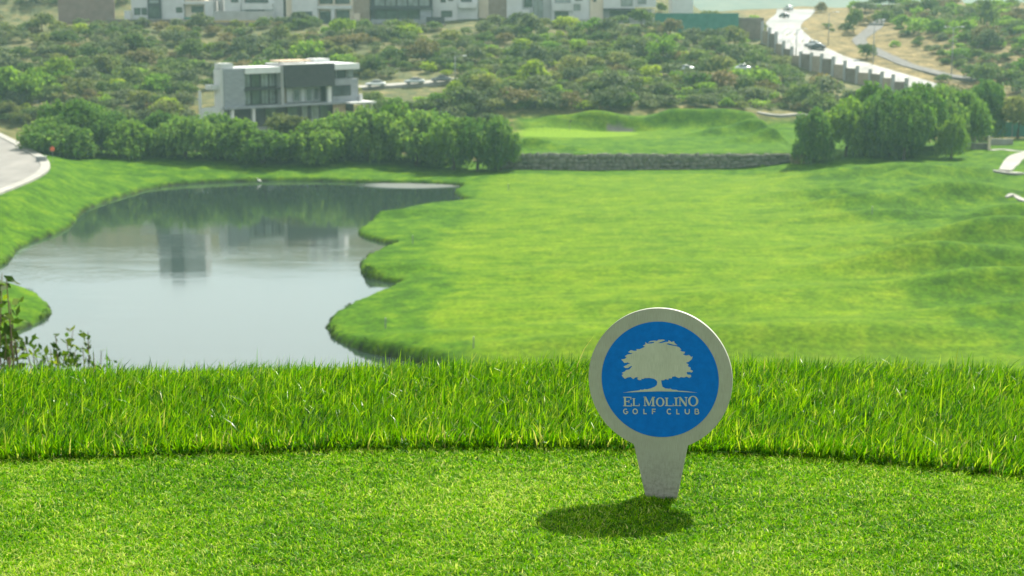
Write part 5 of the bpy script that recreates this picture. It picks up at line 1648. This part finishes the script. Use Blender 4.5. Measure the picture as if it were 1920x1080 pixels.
# ---- flagstick, stakes
M_POLE = surf('painted_pole', (0.10, 0.10, 0.10), (0.16, 0.16, 0.16), 4.0, 0.5, 0.3)
p = at_z(1068, 247, 3.45); p.z = ground_z(p.x, p.y)
fl = empty('flagstick', p); tag(fl, 'thin flagstick standing on the putting green', 'flagstick')
MB().tube([(0,0,-0.05), (0,0,2.1)], 0.035, 6).build('pole', M_POLE, fl)
MB().add([(0.03,-0.01,2.08),(0.42,0.03,2.0),(0.40,0.05,1.78),(0.03,-0.01,1.72),(0.03,0.01,2.08),(0.42,0.05,2.0),(0.40,0.07,1.78),(0.03,0.01,1.72)], [(0,1,2,3),(7,6,5,4),(0,4,5,1),(2,6,7,3),(1,5,6,2)]).build('flag', surf('dark_flag', (0.05, 0.05, 0.07), (0.09, 0.09, 0.12), 3.0), fl)
M_STAKE = surf('stake_paint', (0.18, 0.20, 0.21), (0.30, 0.32, 0.33), 5.0, 0.6)
for px, py, lb in [(774,457,'slim hazard stake near the second lake promontory'),(1635,402,'slim marker stake at the edge of the right rough'),(953,357,'slim marker stake at the far end of the fairway'),(723,616,'short marker stake on the nearest lake promontory'),(888,655,'short marker stake near the front of the fairway')]:
    p = G(px, py)
    s = empty('marker_stake', p); tag(s, lb, 'stake', 'marker stakes on the course')
    MB().box(-0.045, 0.045, -0.03, 0.03, -0.2, 0.85).build('shaft', M_STAKE, s)
    MB().box(-0.048, 0.048, -0.033, 0.033, 0.851, 0.95).build('tip', M_WHITE, s)
# ---- utility box and orange sign at the road end
p = at_z(86, 303, ROAD_Z); p.z = ground_z(p.x+0.8, p.y)
s = empty('warning_sign', (p.x+0.8, p.y+1.0, p.z)); tag(s, 'small round orange red sign at the road end', 'sign')
MB().tube([(0,0,-0.2), (0,0,1.9)], 0.04, 6).build('pole', M_STEEL, s)
MB().tube([(0,-0.03,1.95), (0,0.03,1.95)], 0.36, 20).build('sign_plate', surf('orange_paint', (0.55, 0.10, 0.04), (0.68, 0.15, 0.06), 3.0), s)
s = empty('utility_box', (p.x-0.6, p.y-0.2, p.z)); tag(s, 'low grey utility box in the shade at the road end', 'utility box')
MB().box(-0.75, 0.75, -0.4, 0.4, 0.0, 0.9).build('cabinet', M_STEEL, s, bevel=0.03)
MB().box(-0.85, 0.85, -0.5, 0.5, -0.2, 0.08).build('plinth', M_CONC, s)
MB().box(-0.8, 0.8, -0.45, 0.45, 0.9, 0.97).build('lid', M_GREYW, s)

# ---- white bird on the water by the far bank
bp = at_z(486, 343.5, 0.0)
bird = empty('white_egret', (bp.x, bp.y, 0.0), math.radians(200)); tag(bird, 'small white egret at the far edge of the lake', 'bird')
M_FEATH = surf('white_feathers', (0.74, 0.73, 0.70), (0.84, 0.83, 0.80), 6.0, 0.8, 0.2)
mb = MB()
mb.tube([(-0.36,0,0.30),(-0.26,0,0.34),(-0.08,0,0.42),(0.10,0,0.48),(0.20,0,0.54),(0.24,0,0.64),(0.20,0,0.74),(0.23,0,0.82),(0.31,0,0.85),(0.36,0,0.84)],
        [0.02,0.075,0.145,0.135,0.075,0.048,0.040,0.042,0.045,0.014], 10)
mb.build('body', M_FEATH, bird, True)
MB().tube([(0.34,0,0.845),(0.50,0,0.82)], [0.016, 0.004], 6).build('beak', surf('yellow_beak', (0.5, 0.32, 0.04), (0.6, 0.4, 0.06), 6.0), bird, True)
for s_ in (-1, 1):
    MB().tube([(-0.02,s_*0.06,0.34),(-0.05,s_*0.06,0.12),(0.0,s_*0.06,-0.5)], [0.022, 0.014, 0.012], 6).build('leg', M_BLACK, bird, True)
    MB().tube([(0.10,s_*0.11,0.46),(-0.10,s_*0.14,0.42),(-0.34,s_*0.08,0.31),(-0.46,s_*0.03,0.26)], [0.03, 0.075, 0.05, 0.006], 8).build('wing', M_FEATH, bird, True)
# ================================================================== haze
hm, hnt, hout = new_mat('haze')
pv = hnt.nodes.new('ShaderNodeVolumePrincipled')
pv.inputs['Color'].default_value = (0.52, 0.84, 0.90, 1)
pv.inputs['Density'].default_value = 0.00021
pv.inputs['Anisotropy'].default_value = 0.35
hnt.links.new(pv.outputs['Volume'], hout.inputs['Volume'])
hz = MB().box(-5200, 5200, -620, 6200, -12.0, 330.0).build('haze', hm)
hz['kind'] = 'stuff'
hz['label'] = 'thin blue green haze over the valley'
